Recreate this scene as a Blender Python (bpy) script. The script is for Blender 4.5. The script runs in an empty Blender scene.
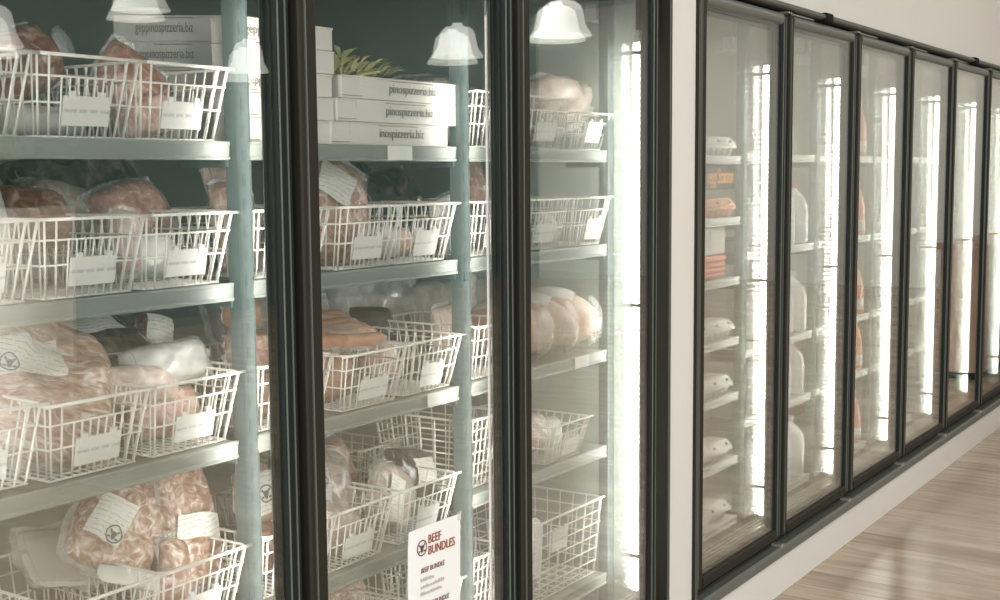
import bpy, bmesh, math, random
from mathutils import Vector, Matrix, Euler, noise
random.seed(7)
R = math.radians
SC = bpy.context.scene
COL = SC.collection

# ------------------------------------------------------------------ helpers
class MB:
    """collects boxes, tubes and sheets into one mesh"""
    def __init__(s): s.v = []; s.f = []; s.m = []; s.sm = []
    def add(s, vs, fs, mi=0, smooth=False):
        o = len(s.v); s.v += [tuple(v) for v in vs]
        for f in fs: s.f.append([i + o for i in f]); s.m.append(mi); s.sm.append(smooth)
    def box(s, x0, x1, y0, y1, z0, z1, mi=0, M=None):
        vs = [Vector(p) for p in ((x0,y0,z0),(x1,y0,z0),(x1,y1,z0),(x0,y1,z0),(x0,y0,z1),(x1,y0,z1),(x1,y1,z1),(x0,y1,z1))]
        if M: vs = [M @ v for v in vs]
        s.add(vs, [(0,3,2,1),(4,5,6,7),(0,1,5,4),(1,2,6,5),(2,3,7,6),(3,0,4,7)], mi)
    def tube(s, pts, r, n=6, mi=0, closed=False, caps=True):
        pts = [Vector(p) for p in pts]; N = len(pts); rings = []
        for i, p in enumerate(pts):
            a = pts[(i-1) % N] if (closed or i > 0) else p
            b = pts[(i+1) % N] if (closed or i < N-1) else p
            t = (b - a).normalized()
            up = Vector((0,0,1)) if abs(t.z) < .9 else Vector((1,0,0))
            u = t.cross(up).normalized(); w = u.cross(t).normalized()
            rr = r[i] if isinstance(r, (list, tuple)) else r
            rings.append([p + (u*math.cos(2*math.pi*k/n) + w*math.sin(2*math.pi*k/n))*rr for k in range(n)])
        vs = [v for ring in rings for v in ring]; fs = []
        for i in range(N if closed else N-1):
            j = (i+1) % N
            for k in range(n):
                fs.append((i*n+k, i*n+(k+1) % n, j*n+(k+1) % n, j*n+k))
        if not closed and caps:
            fs.append(tuple(range(n))[::-1]); fs.append(tuple((N-1)*n+k for k in range(n)))
        s.add(vs, fs, mi, True)
    def lathe(s, prof, n=24, mi=0, c=(0,0,0), M=None, ex=1, ey=1):
        vs = []; fs = []; N = len(prof)
        for r, z in prof:
            for k in range(n):
                a = 2*math.pi*k/n
                v = Vector((c[0]+r*ex*math.cos(a), c[1]+r*ey*math.sin(a), c[2]+z))
                vs.append(M @ v if M else v)
        for i in range(N-1):
            for k in range(n):
                fs.append((i*n+k, i*n+(k+1) % n, (i+1)*n+(k+1) % n, (i+1)*n+k))
        if prof[0][0] > 1e-5: fs.append(tuple(range(n))[::-1])
        if prof[-1][0] > 1e-5: fs.append(tuple((N-1)*n+k for k in range(n)))
        s.add(vs, fs, mi, True)
    def prism(s, poly, z0, z1, axis='z', mi=0):
        """polygon extruded; axis z: (x,y), axis x: (y,z)"""
        n = len(poly); vs = []
        for t in (z0, z1):
            for a, b in poly: vs.append((a,b,t) if axis == 'z' else (t,a,b) if axis == 'x' else (a,t,b))
        fs = [(i, (i+1) % n, n+(i+1) % n, n+i) for i in range(n)] + [tuple(range(n))[::-1], tuple(range(n, 2*n))]
        s.add(vs, fs, mi)
    def mesh(s, name):
        me = bpy.data.meshes.new(name); me.from_pydata(s.v, [], s.f)
        me.polygons.foreach_set('material_index', s.m); me.polygons.foreach_set('use_smooth', s.sm)
        me.update(); return me
    def build(s, name, mat, parent=None, bevel=0, recalc=False):
        me = s.mesh(name)
        if recalc or bevel:
            bm = bmesh.new(); bm.from_mesh(me); bmesh.ops.recalc_face_normals(bm, faces=bm.faces); bm.to_mesh(me); bm.free()
        return link(name, me, mat, parent, bevel)

def link(name, data, mat, parent=None, bevel=0):
    o = bpy.data.objects.new(name, data); COL.objects.link(o)
    mats = mat if isinstance(mat, (list, tuple)) else [mat]
    if hasattr(data, 'materials') and len(data.materials) == 0:
        for m in mats: data.materials.append(m)
    if parent: o.parent = parent
    if bevel:
        b = o.modifiers.new('bevel', 'BEVEL'); b.width = bevel; b.segments = 2; b.limit_method = 'ANGLE'; b.angle_limit = R(40)
    return o

def thing(name, label, cat, loc=(0,0,0), rot=(0,0,0), group=None):
    o = bpy.data.objects.new(name, None); COL.objects.link(o); o.empty_display_size = .05
    o.location = loc; o.rotation_euler = rot
    return tag(o, label, cat, group)

def tag(o, label, cat, group=None):
    o['label'] = label; o['category'] = cat; o['kind'] = 'thing'
    if group: o['group'] = group
    return o

def struct(name, mb, mat, parent=None, bevel=0):
    o = mb.build(name, mat, parent, bevel); o['kind'] = 'structure'; return o

def copy_tree(o, parent=None):
    c = o.copy(); COL.objects.link(c)
    if parent: c.parent = parent
    for ch in list(o.children): copy_tree(ch, c)
    return c

def text(name, body, size, mat, parent, loc, rot, extrude=.0006, align='LEFT', xscale=1.0, shear=0.0):
    cu = bpy.data.curves.new(name, 'FONT'); cu.body = body; cu.size = size; cu.extrude = extrude; cu.align_x = align; cu.shear = shear
    cu.resolution_u = 3
    cu.materials.append(mat)
    t = bpy.data.objects.new(name, cu); COL.objects.link(t)
    bpy.context.view_layer.update()
    me = bpy.data.meshes.new_from_object(t.evaluated_get(bpy.context.evaluated_depsgraph_get()))
    bpy.data.objects.remove(t); bpy.data.curves.remove(cu)
    for v in me.vertices: v.co.x *= xscale
    me.name = name; me.materials.clear(); me.materials.append(mat)
    o = bpy.data.objects.new(name, me); COL.objects.link(o); o.parent = parent; o.location = loc; o.rotation_euler = rot
    return o

# ------------------------------------------------------------------ materials
def nmat(name):
    m = bpy.data.materials.new(name); m.use_nodes = True; nt = m.node_tree
    for n in list(nt.nodes): nt.nodes.remove(n)
    out = nt.nodes.new('ShaderNodeOutputMaterial'); return m, nt, out

def pbr(name, col, rough=.5, metal=0, coat=0, bump=0, bscale=40, var=0, vscale=6, spec=.5):
    m, nt, out = nmat(name); N = nt.nodes; L = nt.links
    p = N.new('ShaderNodeBsdfPrincipled'); L.new(p.outputs[0], out.inputs[0])
    p.inputs['Base Color'].default_value = (*col, 1); p.inputs['Roughness'].default_value = rough; p.inputs['Metallic'].default_value = metal
    p.inputs['Coat Weight'].default_value = coat; p.inputs['Coat Roughness'].default_value = .12; p.inputs['Specular IOR Level'].default_value = spec
    tc = N.new('ShaderNodeTexCoord')
    if var:
        n = N.new('ShaderNodeTexNoise'); n.inputs['Scale'].default_value = vscale; n.inputs['Detail'].default_value = 4; L.new(tc.outputs['Object'], n.inputs['Vector'])
        mx = N.new('ShaderNodeMix'); mx.data_type = 'RGBA'; L.new(n.outputs['Fac'], mx.inputs[0])
        mx.inputs[6].default_value = (*[max(0, c*(1-var)) for c in col], 1); mx.inputs[7].default_value = (*[min(1, c*(1+var)) for c in col], 1)
        L.new(mx.outputs[2], p.inputs['Base Color'])
    if bump:
        n = N.new('ShaderNodeTexNoise'); n.inputs['Scale'].default_value = bscale; L.new(tc.outputs['Object'], n.inputs['Vector'])
        b = N.new('ShaderNodeBump'); b.inputs['Strength'].default_value = bump; b.inputs['Distance'].default_value = .01
        L.new(n.outputs['Fac'], b.inputs['Height']); L.new(b.outputs[0], p.inputs['Normal'])
    return m

def meat(name, stops, scale=9, rough=.35, coat=.5, bump=.25, stretch=(1,1,1), dist=1.2):
    m, nt, out = nmat(name); N = nt.nodes; L = nt.links
    p = N.new('ShaderNodeBsdfPrincipled'); L.new(p.outputs[0], out.inputs[0])
    tc = N.new('ShaderNodeTexCoord'); mp = N.new('ShaderNodeMapping'); mp.inputs['Scale'].default_value = stretch
    L.new(tc.outputs['Object'], mp.inputs[0])
    n = N.new('ShaderNodeTexNoise'); n.inputs['Scale'].default_value = scale; n.inputs['Detail'].default_value = 5; n.inputs['Distortion'].default_value = dist
    L.new(mp.outputs[0], n.inputs['Vector'])
    r = N.new('ShaderNodeValToRGB'); L.new(n.outputs['Fac'], r.inputs[0])
    def soft(c): g = .3*c[0]+.59*c[1]+.11*c[2]; return tuple(x*.84+g*.16 for x in c)
    stops = [(p_, soft(c)) for p_, c in stops]
    e = r.color_ramp.elements
    e[0].position, e[0].color = stops[0][0], (*stops[0][1], 1); e[1].position, e[1].color = stops[-1][0], (*stops[-1][1], 1)
    for pos, c in stops[1:-1]:
        k = e.new(pos); k.color = (*c, 1)
    L.new(r.outputs[0], p.inputs['Base Color'])
    p.inputs['Roughness'].default_value = rough; p.inputs['Coat Weight'].default_value = coat; p.inputs['Coat Roughness'].default_value = .15
    n2 = N.new('ShaderNodeTexNoise'); n2.inputs['Scale'].default_value = 30; n2.inputs['Detail'].default_value = 3; L.new(tc.outputs['Object'], n2.inputs['Vector'])
    b = N.new('ShaderNodeBump'); b.inputs['Strength'].default_value = bump; b.inputs['Distance'].default_value = .02; L.new(n2.outputs['Fac'], b.inputs['Height']); L.new(b.outputs[0], p.inputs['Normal'])
    return m

def glass_mat(name, tint, base, boost):
    m, nt, out = nmat(name); N = nt.nodes; L = nt.links
    t = N.new('ShaderNodeBsdfTransparent'); t.inputs[0].default_value = (*tint, 1)
    g = N.new('ShaderNodeBsdfGlossy'); g.inputs['Roughness'].default_value = 0.0; g.inputs[0].default_value = (.97,1,.985,1)
    lw = N.new('ShaderNodeLayerWeight'); lw.inputs[0].default_value = .5
    pw = N.new('ShaderNodeMath'); pw.operation = 'POWER'; pw.inputs[1].default_value = 5; L.new(lw.outputs['Facing'], pw.inputs[0])
    ma = N.new('ShaderNodeMath'); ma.operation = 'MULTIPLY_ADD'; ma.inputs[1].default_value = boost; ma.inputs[2].default_value = base; ma.use_clamp = True
    L.new(pw.outputs[0], ma.inputs[0])
    mx = N.new('ShaderNodeMixShader'); L.new(ma.outputs[0], mx.inputs[0]); L.new(t.outputs[0], mx.inputs[1]); L.new(g.outputs[0], mx.inputs[2])
    L.new(mx.outputs[0], out.inputs[0]); return m

def film_mat(name, col=(.9,.92,.9), fac=.35, rough=.2):
    m, nt, out = nmat(name); N = nt.nodes; L = nt.links
    t = N.new('ShaderNodeBsdfTransparent'); p = N.new('ShaderNodeBsdfPrincipled'); p.inputs['Base Color'].default_value = (*col, 1)
    p.inputs['Roughness'].default_value = rough; p.inputs['Coat Weight'].default_value = .6; p.inputs['Coat Roughness'].default_value = .08
    tc = N.new('ShaderNodeTexCoord'); n = N.new('ShaderNodeTexNoise'); n.inputs['Scale'].default_value = 14; n.inputs['Detail'].default_value = 5; n.inputs['Distortion'].default_value = 2
    L.new(tc.outputs['Object'], n.inputs['Vector'])
    mr = N.new('ShaderNodeMapRange'); mr.inputs[1].default_value = .3; mr.inputs[2].default_value = .7; mr.inputs[3].default_value = fac*.5; mr.inputs[4].default_value = min(1, fac*1.5)
    L.new(n.outputs['Fac'], mr.inputs[0])
    b = N.new('ShaderNodeBump'); b.inputs['Strength'].default_value = .6; b.inputs['Distance'].default_value = .02; L.new(n.outputs['Fac'], b.inputs['Height']); L.new(b.outputs[0], p.inputs['Normal'])
    mx = N.new('ShaderNodeMixShader'); L.new(mr.outputs[0], mx.inputs[0]); L.new(t.outputs[0], mx.inputs[1]); L.new(p.outputs[0], mx.inputs[2]); L.new(mx.outputs[0], out.inputs[0])
    return m

def emit(name, col, s, ribs=False):
    m, nt, out = nmat(name); N = nt.nodes; L = nt.links
    e = N.new('ShaderNodeEmission'); e.inputs[0].default_value = (*col, 1); e.inputs[1].default_value = s; L.new(e.outputs[0], out.inputs[0])
    if ribs:   # the ribbed lens over a row of diodes
        tc = N.new('ShaderNodeTexCoord'); w = N.new('ShaderNodeTexWave'); w.bands_direction = 'Z'; w.inputs['Scale'].default_value = 17
        L.new(tc.outputs['Object'], w.inputs[0])
        mr = N.new('ShaderNodeMapRange'); mr.inputs[3].default_value = s*.35; mr.inputs[4].default_value = s*1.3; L.new(w.outputs['Fac'], mr.inputs[0]); L.new(mr.outputs[0], e.inputs[1])
    return m

def paper_mat(name, base, ink, pitch, thick, wordscale, density=.47):
    """paper with rows of small illegible print"""
    m, nt, out = nmat(name); N = nt.nodes; L = nt.links
    p = N.new('ShaderNodeBsdfPrincipled'); p.inputs['Roughness'].default_value = .7; L.new(p.outputs[0], out.inputs[0])
    tc = N.new('ShaderNodeTexCoord'); sp = N.new('ShaderNodeSeparateXYZ'); L.new(tc.outputs['Object'], sp.inputs[0])
    def mth(op, a, v=None, c=None):
        n = N.new('ShaderNodeMath'); n.operation = op; L.new(a, n.inputs[0])
        if c is not None: L.new(c, n.inputs[1])
        elif v is not None: n.inputs[1].default_value = v
        return n.outputs[0]
    zz = mth('ADD', mth('MULTIPLY', sp.outputs[2], 1/pitch), thick/2); row = mth('FLOOR', zz); line = mth('LESS_THAN', mth('FRACT', zz), thick)
    cb = N.new('ShaderNodeCombineXYZ'); L.new(mth('MULTIPLY', sp.outputs[0], wordscale), cb.inputs[0]); L.new(mth('MULTIPLY', row, 7.31), cb.inputs[2])
    n = N.new('ShaderNodeTexNoise'); n.inputs['Scale'].default_value = 1; n.inputs['Detail'].default_value = 3; L.new(cb.outputs[0], n.inputs['Vector'])
    word = mth('GREATER_THAN', n.outputs['Fac'], density)
    f = mth('MULTIPLY', line, None, word)
    mx = N.new('ShaderNodeMix'); mx.data_type = 'RGBA'; L.new(f, mx.inputs[0]); mx.inputs[6].default_value = (*base, 1); mx.inputs[7].default_value = (*ink, 1)
    L.new(mx.outputs[2], p.inputs['Base Color']); return m

M = {}
M['wall'] = pbr('wall_paint', (.66,.63,.575), .8, bump=.05, bscale=180)
M['ceiling'] = pbr('ceiling_paint', (.10,.12,.115), .9)
M['dark_wall'] = pbr('dark_green_wall', (.075,.14,.125), .8, var=.3, vscale=1.5)
M['end_wall'] = pbr('end_wall_paint', (.72,.69,.63), .9)
M['black'] = pbr('black_frame', (.006,.007,.006), .6, spec=.08)
M['frame'] = pbr('dark_bronze_frame', (.024,.022,.016), .55, spec=.12)
M['stile'] = pbr('olive_black_stile', (.012,.015,.013), .55, spec=.12)
M['bead'] = pbr('pale_metal_bead', (.42,.44,.38), .35, metal=.6)
M['trim'] = pbr('grey_green_trim', (.115,.12,.10), .42, spec=.4)
M['gasket'] = pbr('black_rubber_gasket', (.01,.012,.01), .6)
M['silver'] = pbr('brushed_sill_metal', (.62,.6,.53), .3, metal=.8)
M['glass_out'] = glass_mat('clear_pane', (.985,.99,.985), .085, 1.0)
M['glass_out2'] = glass_mat('clear_cooler_pane', (.985,.99,.985), .12, 1.0)
M['glass_in'] = glass_mat('coated_pane', (.985,.99,.985), .125, 1.0)
M['glass_in2'] = glass_mat('coated_cooler_pane', (.985,.99,.985), .25, 1.0)
M['cooler'] = pbr('cooler_panel', (.50,.475,.425), .55, bump=.1, bscale=60)
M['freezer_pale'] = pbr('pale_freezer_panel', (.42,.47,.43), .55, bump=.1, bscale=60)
M['freezer'] = pbr('freezer_panel', (.27,.30,.275), .55, bump=.1, bscale=60)
M['cooler_floor'] = pbr('cooler_floor_metal', (.30,.29,.26), .5, var=.15)
M['shelf'] = pbr('grey_shelf_enamel', (.26,.28,.255), .45)
M['shelf_pale'] = pbr('pale_shelf_enamel', (.48,.48,.44), .45)
M['post'] = pbr('blue_grey_post', (.095,.125,.122), .5)
M['slot'] = pbr('post_slot_dark', (.07,.095,.095), .6)
M['wire'] = pbr('white_coated_wire', (.93,.89,.82), .4)
M['card'] = paper_mat('basket_card', (.82,.80,.76), (.56,.56,.56), .05, .12, 90, .46)
M['ticket'] = pbr('white_ticket', (.84,.83,.79), .6)
M['label'] = paper_mat('printed_label', (.78,.76,.70), (.50,.48,.45), .0105, .22, 120, .47)
M['paper'] = pbr('white_wrap_paper', (.74,.72,.68), .55, bump=.5, bscale=12)
M['box'] = pbr('white_cardboard', (.74,.70,.65), .75, var=.05)
M['box_edge'] = pbr('cardboard_edge', (.40,.31,.24), .85)
M['ink'] = pbr('grey_print', (.13,.125,.12), .7)
M['box_ink'] = pbr('faded_print', (.24,.225,.21), .7)
M['red_ink'] = pbr('brick_red_print', (.30,.07,.035), .7)
M['brown_ink'] = pbr('brown_print', (.12,.05,.035), .7)
M['soft_ink'] = pbr('soft_brown_print', (.24,.16,.14), .7)
M['pale_ink'] = pbr('pale_grey_print', (.50,.47,.45), .7)
M['sign'] = pbr('sign_paper', (.80,.79,.76), .7)
M['film'] = film_mat('clear_film', (.85,.87,.84), .34)
M['film_thick'] = film_mat('cloudy_film', (.78,.78,.74), .6, .3)
M['m_red'] = meat('roast_meat', [(.25,(.10,.035,.022)),(.45,(.26,.10,.065)),(.58,(.42,.22,.16)),(.75,(.68,.55,.46))], 34)
M['m_ground'] = meat('ground_meat', [(.25,(.30,.13,.09)),(.45,(.45,.24,.18)),(.58,(.58,.38,.30)),(.72,(.80,.68,.60))], 46)
M['m_fat'] = meat('streaky_bacon', [(.28,(.24,.10,.06)),(.45,(.36,.19,.12)),(.55,(.52,.36,.27)),(.70,(.82,.74,.66))], 30, dist=2.5)
M['m_slice'] = meat('sliced_meat', [(.28,(.34,.15,.08)),(.42,(.50,.29,.19)),(.54,(.64,.45,.34)),(.68,(.90,.80,.72))], 17, stretch=(1,1.2,3.2), dist=2.0)
M['m_dark'] = meat('dark_frozen_meat', [(.3,(.022,.030,.028)),(.50,(.06,.065,.06)),(.62,(.18,.13,.10)),(.76,(.46,.43,.39))], 16, rough=.2, coat=1)
M['m_pale'] = meat('pale_pork', [(.3,(.48,.32,.26)),(.5,(.66,.50,.43)),(.7,(.82,.74,.68))], 24)
M['m_chicken'] = meat('chicken_skin', [(.3,(.64,.37,.25)),(.5,(.74,.50,.38)),(.68,(.80,.66,.56))], 12, bump=.12)
M['m_sausage'] = meat('sausage_skin', [(.3,(.50,.20,.09)),(.5,(.62,.30,.17)),(.75,(.76,.50,.36))], 20, bump=.1)
M['m_frost'] = meat('frosted_meat', [(.3,(.28,.21,.17)),(.5,(.45,.38,.32)),(.7,(.68,.62,.56))], 24, coat=.8, dist=2)
M['m_clear'] = meat('frosted_pack', [(.3,(.42,.43,.40)),(.5,(.56,.55,.51)),(.7,(.74,.73,.69))], 22, coat=.8)
M['tray'] = pbr('black_tray', (.015,.022,.022), .25, coat=.6)
M['pulp'] = pbr('pale_egg_pulp', (.74,.71,.66), .9, bump=.2, bscale=120)
M['pulp_o'] = pbr('peach_egg_pulp', (.80,.42,.27), .9, bump=.2, bscale=120)
M['orange'] = pbr('orange_carton', (.78,.19,.06), .5, var=.2, vscale=25)
M['cream'] = pbr('cream_carton', (.74,.66,.58), .6)
M['milk'] = pbr('milk_plastic', (.80,.79,.75), .35, coat=.2)
M['cap_red'] = pbr('red_cap', (.60,.16,.09), .4)
M['juice'] = pbr('orange_juice', (.80,.30,.11), .25, coat=.5)
M['juice_label'] = pbr('pale_bottle_label', (.78,.74,.68), .6)
M['blue'] = pbr('blue_pack', (.06,.09,.26), .5, var=.3)
M['green'] = pbr('green_pack', (.06,.30,.18), .5)
M['neon'] = pbr('orange_chalk', (.95,.40,.10), .6)
M['board'] = pbr('dark_brown_board', (.020,.013,.010), .7)
M['leaf'] = pbr('yellow_green_leaf', (.88,.82,.46), .6, var=.25, vscale=30)
M['plant'] = pbr('dark_leaf', (.06,.12,.06), .5, var=.3)
M['pot'] = pbr('white_planter', (.80,.74,.68), .6)
M['enamel'] = pbr('white_enamel_shade', (.90,.89,.86), .3)
for n_ in M['enamel'].node_tree.nodes:
    if n_.type == 'BSDF_PRINCIPLED': n_.inputs['Emission Color'].default_value = (1,.97,.92,1); n_.inputs['Emission Strength'].default_value = .9   # lit opal glass
M['bulb'] = emit('lamp_bulb_glow', (1,.95,.86), 16)
M['led'] = emit('led_lens', (1,.97,.92), 21, ribs=True)
M['led_dim'] = emit('led_lens_dim', (1,.90,.84), 1.1)
M['pane_glow'] = emit('added_pane_glow', (.92,.97,1), 2.0)  # glow for the panes of the added, unseen windows
M['cap'] = pbr('white_plastic_cap', (.78,.76,.72), .5)

def floor_mat():
    m, nt, out = nmat('wood_plank_floor'); N = nt.nodes; L = nt.links
    p = N.new('ShaderNodeBsdfPrincipled'); L.new(p.outputs[0], out.inputs[0])
    tc = N.new('ShaderNodeTexCoord'); mp = N.new('ShaderNodeMapping'); mp.inputs['Rotation'].default_value = (0,0,R(90)); L.new(tc.outputs['Object'], mp.inputs[0])
    br = N.new('ShaderNodeTexBrick'); br.inputs['Scale'].default_value = 1; br.inputs['Brick Width'].default_value = 1.2; br.inputs['Row Height'].default_value = .16
    br.inputs['Mortar Size'].default_value = .0018; br.offset = .37
    br.inputs['Color1'].default_value = (.37,.27,.19,1); br.inputs['Color2'].default_value = (.53,.42,.32,1); br.inputs['Mortar'].default_value = (.22,.16,.11,1)
    L.new(mp.outputs[0], br.inputs['Vector'])
    mp2 = N.new('ShaderNodeMapping'); mp2.inputs['Scale'].default_value = (9,1.2,1); L.new(tc.outputs['Object'], mp2.inputs[0])
    n = N.new('ShaderNodeTexNoise'); n.inputs['Scale'].default_value = 2.2; n.inputs['Detail'].default_value = 6; n.inputs['Distortion'].default_value = .8; L.new(mp2.outputs[0], n.inputs['Vector'])
    mx = N.new('ShaderNodeMix'); mx.data_type = 'RGBA'; mx.blend_type = 'OVERLAY'; mx.inputs[0].default_value = .55
    L.new(br.outputs['Color'], mx.inputs[6]); L.new(n.outputs['Fac'], mx.inputs[7]); L.new(mx.outputs[2], p.inputs['Base Color'])
    p.inputs['Roughness'].default_value = .27
    return m
M['floor'] = floor_mat()
M['wood'] = meat('counter_boards', [(.3,(.30,.14,.07)),(.5,(.40,.20,.11)),(.7,(.50,.28,.16))], 3, rough=.5, coat=0, bump=.05, stretch=(6,6,.5))

# ------------------------------------------------------------------ layout numbers (metres; doors' face is the plane y = 0)
P = .77                                   # door pitch
FX = [1.0, 1.77, 2.54, 3.31]              # freezer door joints
CXs = 3.60                                # the cooler doors start here
CX = [3.585 + .0 + P*k for k in range(9)]
CX = [3.560] + [4.32 + P*k for k in range(8)]
ZB, ZT = .150, 2.164                      # frame bottom and top
SY = .16                                  # shelf fronts
SHELF_Z = {1:1.639, 2:1.360, 3:1.040, 4:.746, 5:.345}

# ------------------------------------------------------------------ the room
b = MB(); b.box(-5,17,-9,0,-.05,0); struct('floor', b, M['floor'])
b = MB(); b.box(-5,17,-9,0,4.2,4.3); struct('ceiling', b, M['ceiling'])
b = MB()
b.box(-5,.955,0,.12,0,4.2); b.box(3.368,3.548,0,.12,0,4.2); b.box(CX[-1]+.045,17,0,.12,0,4.2)
b.box(.955,3.368,0,.12,0,ZB); b.box(3.548,CX[-1]+.045,0,.12,0,ZB)
b.box(.955,3.368,0,.12,ZT,4.2); b.box(3.548,CX[-1]+.045,0,.12,ZT,4.2)
struct('wall_front', b, M['wall'])
b = MB()
for x0, x1 in ((-5,-4.4),(-2.2,-1.6),(.6,17)): b.box(x0,x1,-9.1,-9,0,4.2)
for x0, x1 in ((-4.4,-2.2),(-1.6,.6)): b.box(x0,x1,-9.1,-9,0,.5); b.box(x0,x1,-9.1,-9,3.6,4.2)
struct('wall_back', b, M['dark_wall'])
b = MB(); b.box(17,17.1,-9,0,0,4.2); struct('wall_right', b, M['end_wall'])
b = MB(); b.box(-5.1,-5,-9,0,0,.4); b.box(-5.1,-5,-9,0,3.7,4.2); b.box(-5.1,-5,-9,-7.5,.4,3.7); b.box(-5.1,-5,-1.2,0,.4,3.7); struct('wall_left', b, M['wall'])
def added_window(n, x0, x1, y0, y1, z0, z1, along):  # windows out of view with glowing panes, added to light the shop
    f = MB(); t = .05
    if along == 'x':
        f.box(x0,x1,y0,y1,z0,z0+t); f.box(x0,x1,y0,y1,z1-t,z1)
        for k in range(4):
            x = x0+(x1-x0-t)*k/3; f.box(x,x+t,y0,y1,z0+t,z1-t)
        p = MB(); p.box(x0+t,x1-t,(y0+y1)/2-.005,(y0+y1)/2+.005,z0+t,z1-t)
    else:
        f.box(x0,x1,y0,y1,z0,z0+t); f.box(x0,x1,y0,y1,z1-t,z1)
        for k in range(6):
            y = y0+(y1-y0-t)*k/5; f.box(x0,x1,y,y+t,z0+t,z1-t)
        p = MB(); p.box((x0+x1)/2-.005,(x0+x1)/2+.005,y0+t,y1-t,z0+t,z1-t)
    o = f.build(n, M['black']); o['kind'] = 'structure'
    p.build('added_glow_pane', M['pane_glow'], o)
added_window('added_window_1', -4.4,-2.2,-9.08,-9.02,.5,3.6,'x'); added_window('added_window_2', -1.6,.6,-9.08,-9.02,.5,3.6,'x'); added_window('added_window_3', -5.08,-5.02,-7.5,-1.2,.4,3.7,'y')

# the cold rooms behind the doors
b = MB(); b.box(.85,3.42,1.55,1.65,0,2.4); struct('wall_freezer_back', b, M['freezer'])
b = MB(); b.box(.85,.95,.12,1.55,0,2.4); struct('wall_freezer_left', b, M['freezer'])
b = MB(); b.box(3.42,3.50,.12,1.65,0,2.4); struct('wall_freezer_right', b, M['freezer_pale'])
b = MB(); b.box(.85,3.42,.12,1.55,.10,.14); struct('floor_freezer', b, M['cooler_floor'])
b = MB(); b.box(.85,3.42,.12,1.55,2.3,2.4); struct('ceiling_freezer', b, M['freezer'])
XE = CX[-1]+.2
b = MB(); b.box(3.50,XE,1.55,1.65,0,2.4); struct('wall_cooler_back', b, M['cooler'])
b = MB(); b.box(XE,XE+.1,.12,1.65,0,2.4); struct('wall_cooler_right', b, M['cooler'])
b = MB(); b.box(3.50,XE,.12,1.55,.10,.14); struct('floor_cooler', b, M['cooler_floor'])
b = MB(); b.box(3.50,XE,.12,1.55,2.3,2.4); struct('ceiling_cooler', b, M['cooler'])

# ------------------------------------------------------------------ fixed door frames
def frame(name, label, x0, x1, joints):
    o = thing(name, label, 'door frame', ((x0+x1)/2, 0, ZB))
    def put(mb, n, m, bev=0):
        c = mb.build(n, m, o, bev); c.location = (-(x0+x1)/2, 0, -ZB); return c
    b = MB()   # rounded trim along the top
    prof = [(.03,2.143),(-.012,2.143),(-.022,2.147),(-.024,2.153),(-.019,2.160),(-.006,2.165),(.03,2.165)]
    b.prism(prof, x0, x1, 'x'); put(b, 'header_trim', M['trim'])
    b = MB(); b.box(x0,x1,.037,.10,2.085,2.150); put(b, 'header', M['black'])
    b = MB(); b.prism([(.10,ZB),(-.012,ZB),(-.016,ZB+.006),(-.016,ZB+.030),(-.006,ZB+.037),(.10,ZB+.037)], x0, x1, 'x'); put(b, 'sill', M['trim'])
    b = MB(); b.box(x0,x1,.037,.10,ZB+.037,ZB+.105); put(b, 'sill_liner', M['black'])
    b = MB()
    for k in range(4): b.box(x0+.03,x1-.03,.052+.012*k,.060+.012*k,ZB+.105,ZB+.116+.004*k)
    put(b, 'sill_track', M['silver'])
    for xa, xb in ((x0, x0+.022), (x1-.022, x1)):
        b = MB(); b.box(xa,xb,-.010,.10,ZB,2.150)
        s = .006 if xa == x0 else -.006
        b.box((xa+xb)/2-.0015+s*.6,(xa+xb)/2+.0015+s*.6,-.0125,-.009,ZB+.02,2.13,1); b.box((xa+xb)/2-.001-s,(xa+xb)/2+.001-s,-.0120,-.009,ZB+.02,2.13,1)
        put(b, 'jamb', [M['frame'], M['trim']])
    for x in joints:
        b = MB(); b.box(x-.040,x+.040,.036,.050,ZB+.1,2.09); b.box(x-.028,x+.028,.050,.056,ZB+.12,2.06,0)
        b.box(x-.0415,x-.040,.0465,.049,ZB+.1,2.09,2)
        put(b, 'mullion', [M['black'], M['trim'], M['bead']])
    xs = list(joints)
    for x in xs:
        for bb in ((x-.018,x-.004,-.006,.03,2.1315,2.138), (x+.006,x+.016,-.006,.03,2.1315,2.137), (x-.020,x-.006,-.010,.03,ZB+.034,ZB+.046), (x+.006,x+.014,-.008,.03,ZB+.036,ZB+.044)):
            b = MB(); b.box(*bb); put(b, 'hinge_plate', M['silver'])
    return o, put
ff, _ = frame('freezer_frame', 'black frame around the three meat freezer doors left of the pale wall pier', .955, 3.368, FX[1:3])
cf, put = frame('cooler_frame', 'long black frame around the row of cooler doors right of the pale wall pier', 3.548, CX[-1]+.045, CX[1:-1])
for x in (4.69, 7.0):   # joint sleeves in the top trim
    b = MB(); b.box(x-.05,x+.025,-.028,.0,2.134,2.167); put(b, 'trim_sleeve', M['black'], .006)
for k, x in enumerate(CX[1:-1]):
    b = MB(); b.box(x+.05,x+.27,.004,.012,2.1315,2.137); put(b, 'door_closer', M['bead'])

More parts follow.
